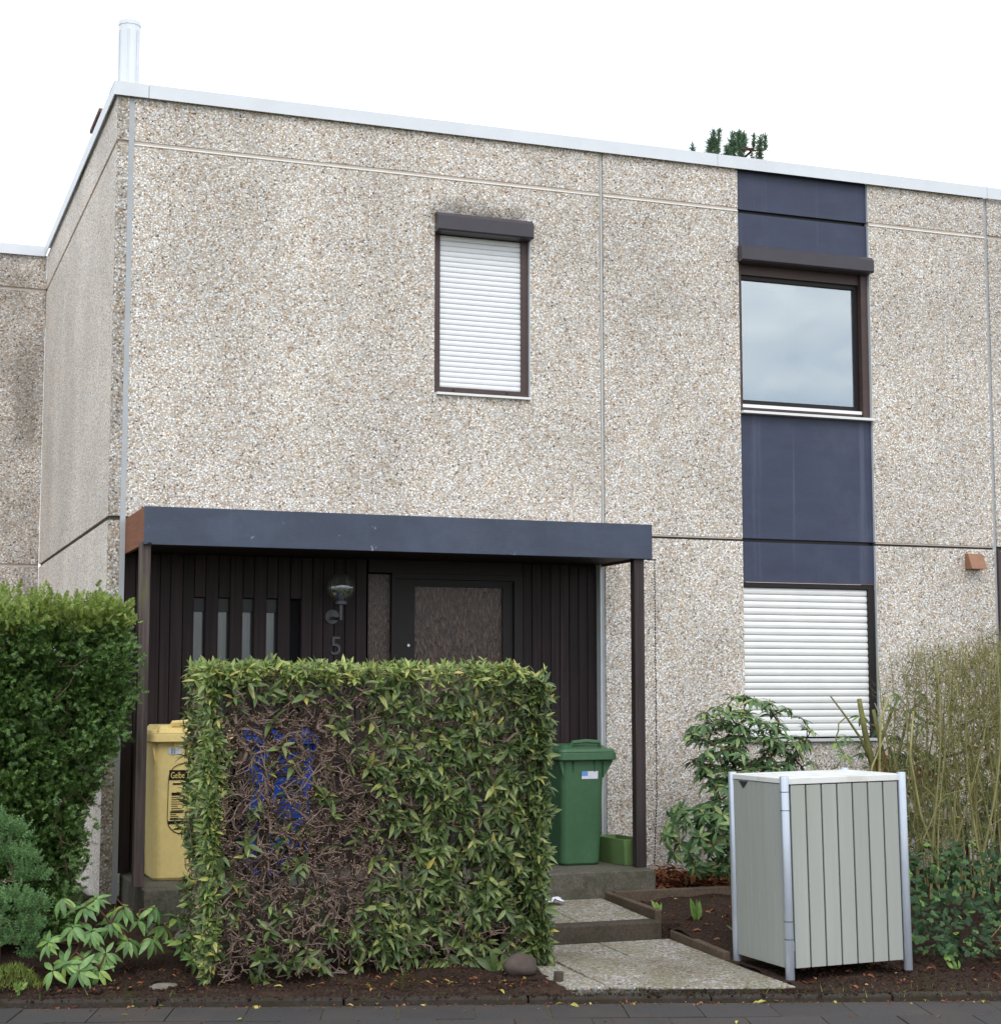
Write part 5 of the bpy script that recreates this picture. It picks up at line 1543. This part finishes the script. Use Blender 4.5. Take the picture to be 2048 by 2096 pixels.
def blades(name, pts_, size, mat, label, cat='grass', spread=0.35):
    p = np.array(pts_)
    T = (np.array([[0, -.05, 0], [0, .05, 0], [0.55, 0.03, 0.02], [0.55, -0.03, 0.02], [1, 0, -0.08]], float), np.array([[0, 1, 2, 3], [3, 2, 4, 4]]))
    T = (T[0], np.array([[0, 1, 2], [0, 2, 3], [3, 2, 4]]))
    V, F = scatter(T, p, frames(R.normal(0, spread, p.shape) + np.array([0, 0, 1.0]), R.normal(0, 1, p.shape)), R.uniform(size[0], size[1], len(p)))
    return tag(fast_mesh(name, V, F, mat, None, kind='stuff'), label, cat)
c0 = np.array([-0.78, -2.08])
gp = []
for k in range(1500):
    a, r_ = R.uniform(0, 6.28), 0.17 * math.sqrt(R.random()); x_, y_ = c0[0] + r_ * math.cos(a) * 1.2, c0[1] + r_ * math.sin(a) * 0.7
    gp.append((x_, y_, surface(x_, y_) + 0.11 * (1 - (r_ / 0.17) ** 2)))
blades('moss_tuft', gp, (0.025, 0.055), 'grass_blade', 'round mossy grass tuft beside the kerb near the juniper', 'moss', 0.6)
gp = []
for k in range(260):
    a = R.uniform(2.6, 5.8) if R.random() < 0.8 else R.uniform(-1.0, 2.6)
    p = P0 + kd * a + kn * R.choice([-0.04, 0.055]) + kn * R.normal(0, 0.008); gp.append((p.x, p.y, -0.03 if R.random() < .5 else 0.0))
blades('kerb_grass', gp, (0.02, 0.055), 'grass_blade', 'thin grass blades sprouting along the kerb joint')
gp = []
for k in range(900):
    row = R.integers(0, 3); i = R.integers(-6, 18)
    if R.random() < 0.45:
        s_ = P0 + kd * ((i + (0.5 if row % 2 else 0)) * SL - 1.5 + R.normal(0, 0.006)) - kn * (0.06 + (row + R.random()) * SL)
    else: s_ = P0 + kd * R.uniform(-1.5, 6) - kn * (0.06 + row * SL + R.normal(0, 0.008))
    if math.sin(s_.x * 6.3) * math.sin(s_.y * 5.1 + 1) < 0.0: continue
    gp.append((s_.x, s_.y, -0.058))
blades('joint_moss', gp, (0.012, 0.022), 'grass_blade', 'yellowish moss growing in the street slab joints', 'moss', 0.9)
def clods(name, n_, region, size, label):
    V0 = np.array([[1, 0, 0], [-1, 0, 0], [0, 1, 0], [0, -1, 0], [0, 0, 0.8], [0, 0, -0.8]], float)
    F0 = np.array([[0, 2, 4], [2, 1, 4], [1, 3, 4], [3, 0, 4], [2, 0, 5], [1, 2, 5], [3, 1, 5], [0, 3, 5]])
    p = np.array([region() for _ in range(n_)])
    V, F = scatter((V0, F0), p, frames(R.normal(0, 1, p.shape), R.normal(0, 1, p.shape)), size[0] + (size[1] - size[0]) * R.random(n_) ** 3)
    tag(fast_mesh(name, V, F, 'soil', None, kind='stuff', smooth=True), label, 'soil')
clods('soil_clods', 1500, frontbed, (0.006, 0.03), 'loose dark clods of soil along the front bed')
def rightbed():
    x_ = R.uniform(3.45, 6.6); y_ = kerb_y(x_) + 0.07 + 0.9 * R.random(); return (x_, y_, surface(x_, y_))
clods('soil_clods', 1300, rightbed, (0.006, 0.028), 'loose dark clods of soil round the storage box')
litter('fallen_leaves', 380, rightbed, (0.015, 0.05), 'leaf_dead', 'brown leaf bits on the soil round the storage box')
def kerbtop():
    p = P0 + kd * R.uniform(-1.6, 6.2) + kn * R.uniform(-0.05, 0.06); return (p.x, p.y, -0.014)
clods('soil_clods', 900, kerbtop, (0.004, 0.016), 'crumbs of soil spilled over the kerb')
# weeds in the small bed: upright broad leaves
def weed(x_, y_, n_, size, label, mat='leaf_weed', spread=0.35):
    z_ = surface(x_, y_)
    t = thing('weed', (x_, y_, z_), label, 'plant', 'weeds in the beds')
    p = np.stack([np.full(n_, x_), np.full(n_, y_), np.full(n_, z_)], 1) + R.normal(0, 0.014, (n_, 3)) * np.array([1, 1, 0])
    d = R.normal(0, spread, (n_, 3)) + np.array([0, 0, 1.0])
    leaf_objects('leaf', leaf(1, 0.34, 0.3, 0.15), p, frames(d, R.normal(0, 0.3, d.shape) + np.array([0, -1.0, 0.1])), R.uniform(size * 0.7, size * 1.2, n_), mat, t)
weed(3.60, -1.82, 8, 0.13, 'bright green weed with upright broad leaves in the bed by the path', spread=0.18)
weed(3.50, -1.45, 7, 0.09, 'small fresh green weed further back beside the path edging', spread=0.7)
weed(3.66, -2.25, 12, 0.05, 'low light green weed close to the storage box', spread=1.2)
weed(-0.72, -2.22, 14, 0.05, 'little pale green herb growing out of the mossy tuft', spread=1.0)
weed(4.46, -3.42, 9, 0.06, 'fresh green seedling at the foot of the storage box post', spread=0.9)
weed(0.55, -2.42, 5, 0.09, 'tuft of small leaves under the corner of the laurel hedge', 'leaf_laurel', 0.7)
weed(1.93, -2.58, 7, 0.13, 'hanging green shoots at the lower end of the laurel hedge', 'leaf_laurel', 0.9)
def rock(x_, y_, sx_, sy_, sz_, mat, label):
    V = []; mb = MB().sphere((0, 0, 0), 1.0, 14, 9)
    ph = R.uniform(0, 6, 6)
    for v in mb.v:
        f = 1 + 0.13 * math.sin(3 * v[0] + ph[0]) * math.sin(3 * v[1] + ph[1]) + 0.10 * math.sin(5 * v[2] + ph[2] + 2 * v[0])
        V.append((x_ + v[0] * sx_ * f, y_ + v[1] * sy_ * f, surface(x_, y_) + sz_ * 0.45 + v[2] * sz_ * f))
    mb.v = V
    tag(build('stone', mb, mat, None, smooth=True), label, 'stone', 'stones on the soil')
rock(0.33, -1.45, 0.09, 0.08, 0.08, 'stone_grey', 'grey rounded stone behind the low rhododendron')
rock(0.06, -2.30, 0.085, 0.05, 0.02, 'stone_grey', 'flat pale stone lying on the soil near the kerb')
rock(2.02, -2.72, 0.10, 0.08, 0.07, 'stone_dark', 'dark rounded stone at the lower corner of the laurel hedge')
stub = build('post_stub', MB().cyl((2.14, -2.98, -0.05), (2.145, -2.985, 0.075), 0.03, 0.027, 14), 'concrete_step')
tag(stub, 'short round stub standing at the corner of the pebble path', 'post')

wr = MB(); nw = 7
for i in range(nw):
    for j in range(nw):
        a_, b_ = i / (nw - 1) - 0.5, j / (nw - 1) - 0.5
        wr.v.append((2.86 + 0.15 * a_ + R.normal(0, 0.006), -1.12 + 0.12 * b_ + R.normal(0, 0.006), 0.222 + 0.05 * R.random() * (1 - abs(a_) - abs(b_) * 0.6)))
wr.f = [(i * nw + j, (i + 1) * nw + j, (i + 1) * nw + j + 1, i * nw + j + 1) for i in range(nw - 1) for j in range(nw - 1)]
wo_ = build('wrapper', wr, 'sticker_white'); sm_ = wo_.modifiers.new('solid', 'SOLIDIFY'); sm_.thickness = 0.0008
tag(wo_, 'crumpled pale wrapper lying on the landing beside the laurel hedge', 'wrapper')

# ------------------------------------------------------------------ pine behind the house
pine = thing('pine_tree', (13.6, 16.0, 0.0), 'tall pine whose green crown tip shows above the roof edge', 'tree')
build('trunk', MB().tube([(13.6, 16.0, 0), (13.55, 16, 4), (13.5, 16, 8), (13.48, 16, 11.4)], [0.22, 0.17, 0.10, 0.03], 10), 'bark_brown', pine, smooth=True)
pt, pdv = [], []
seeds_p = np.array([[13.58 - 0.01 * i, 16.0, 5.0 + 0.26 * i] for i in range(25)])
tg_p = []
for k in range(136):
    z_ = R.uniform(7.5, 11.4) if k < 84 else R.uniform(11.2, 11.98); rmx = np.interp(z_, [7.5, 9.5, 11.3, 11.8, 12.3], [2.2, 1.7, 0.95, 0.85, 0.35])
    a = R.uniform(0, 6.28); q_ = rmx * math.sqrt(R.random())
    tg_p.append((13.47 + q_ * math.cos(a), 16 + q_ * math.sin(a), z_))
tg_p = np.array(tg_p)
Xp, pp, tpn = grow(seeds_p, tg_p, 0.2, 0.25, lift=4.0, seedpar=[-1] + list(range(24)))
V, F, _ = twig_mesh(Xp, pp, 0.012, 0.4, 0.07, 5); fast_mesh('branches', V, F, 'bark_brown', pine, kind='stuff')
for t in tpn:
    b = Xp[t]
    for q in range(130):
        f = R.random(); pt.append(b + np.array([0, 0, 0.26 * f]) + R.normal(0, 0.012, 3)); pdv.append(R.normal(0, 0.8, 3) + np.array([0, 0, 0.75]))
pt, pdv = np.array(pt), np.array(pdv)
ND = (np.array([[0, -.07, 0], [0, .07, 0], [1, 0, 0]], float), np.array([[0, 1, 2]]))
V, F = scatter(ND, pt, frames(pdv, R.normal(0, 1, pdv.shape)), R.uniform(0.09, 0.15, len(pt))); fast_mesh('crown', V, F, 'needle_pine', pine, kind='stuff')
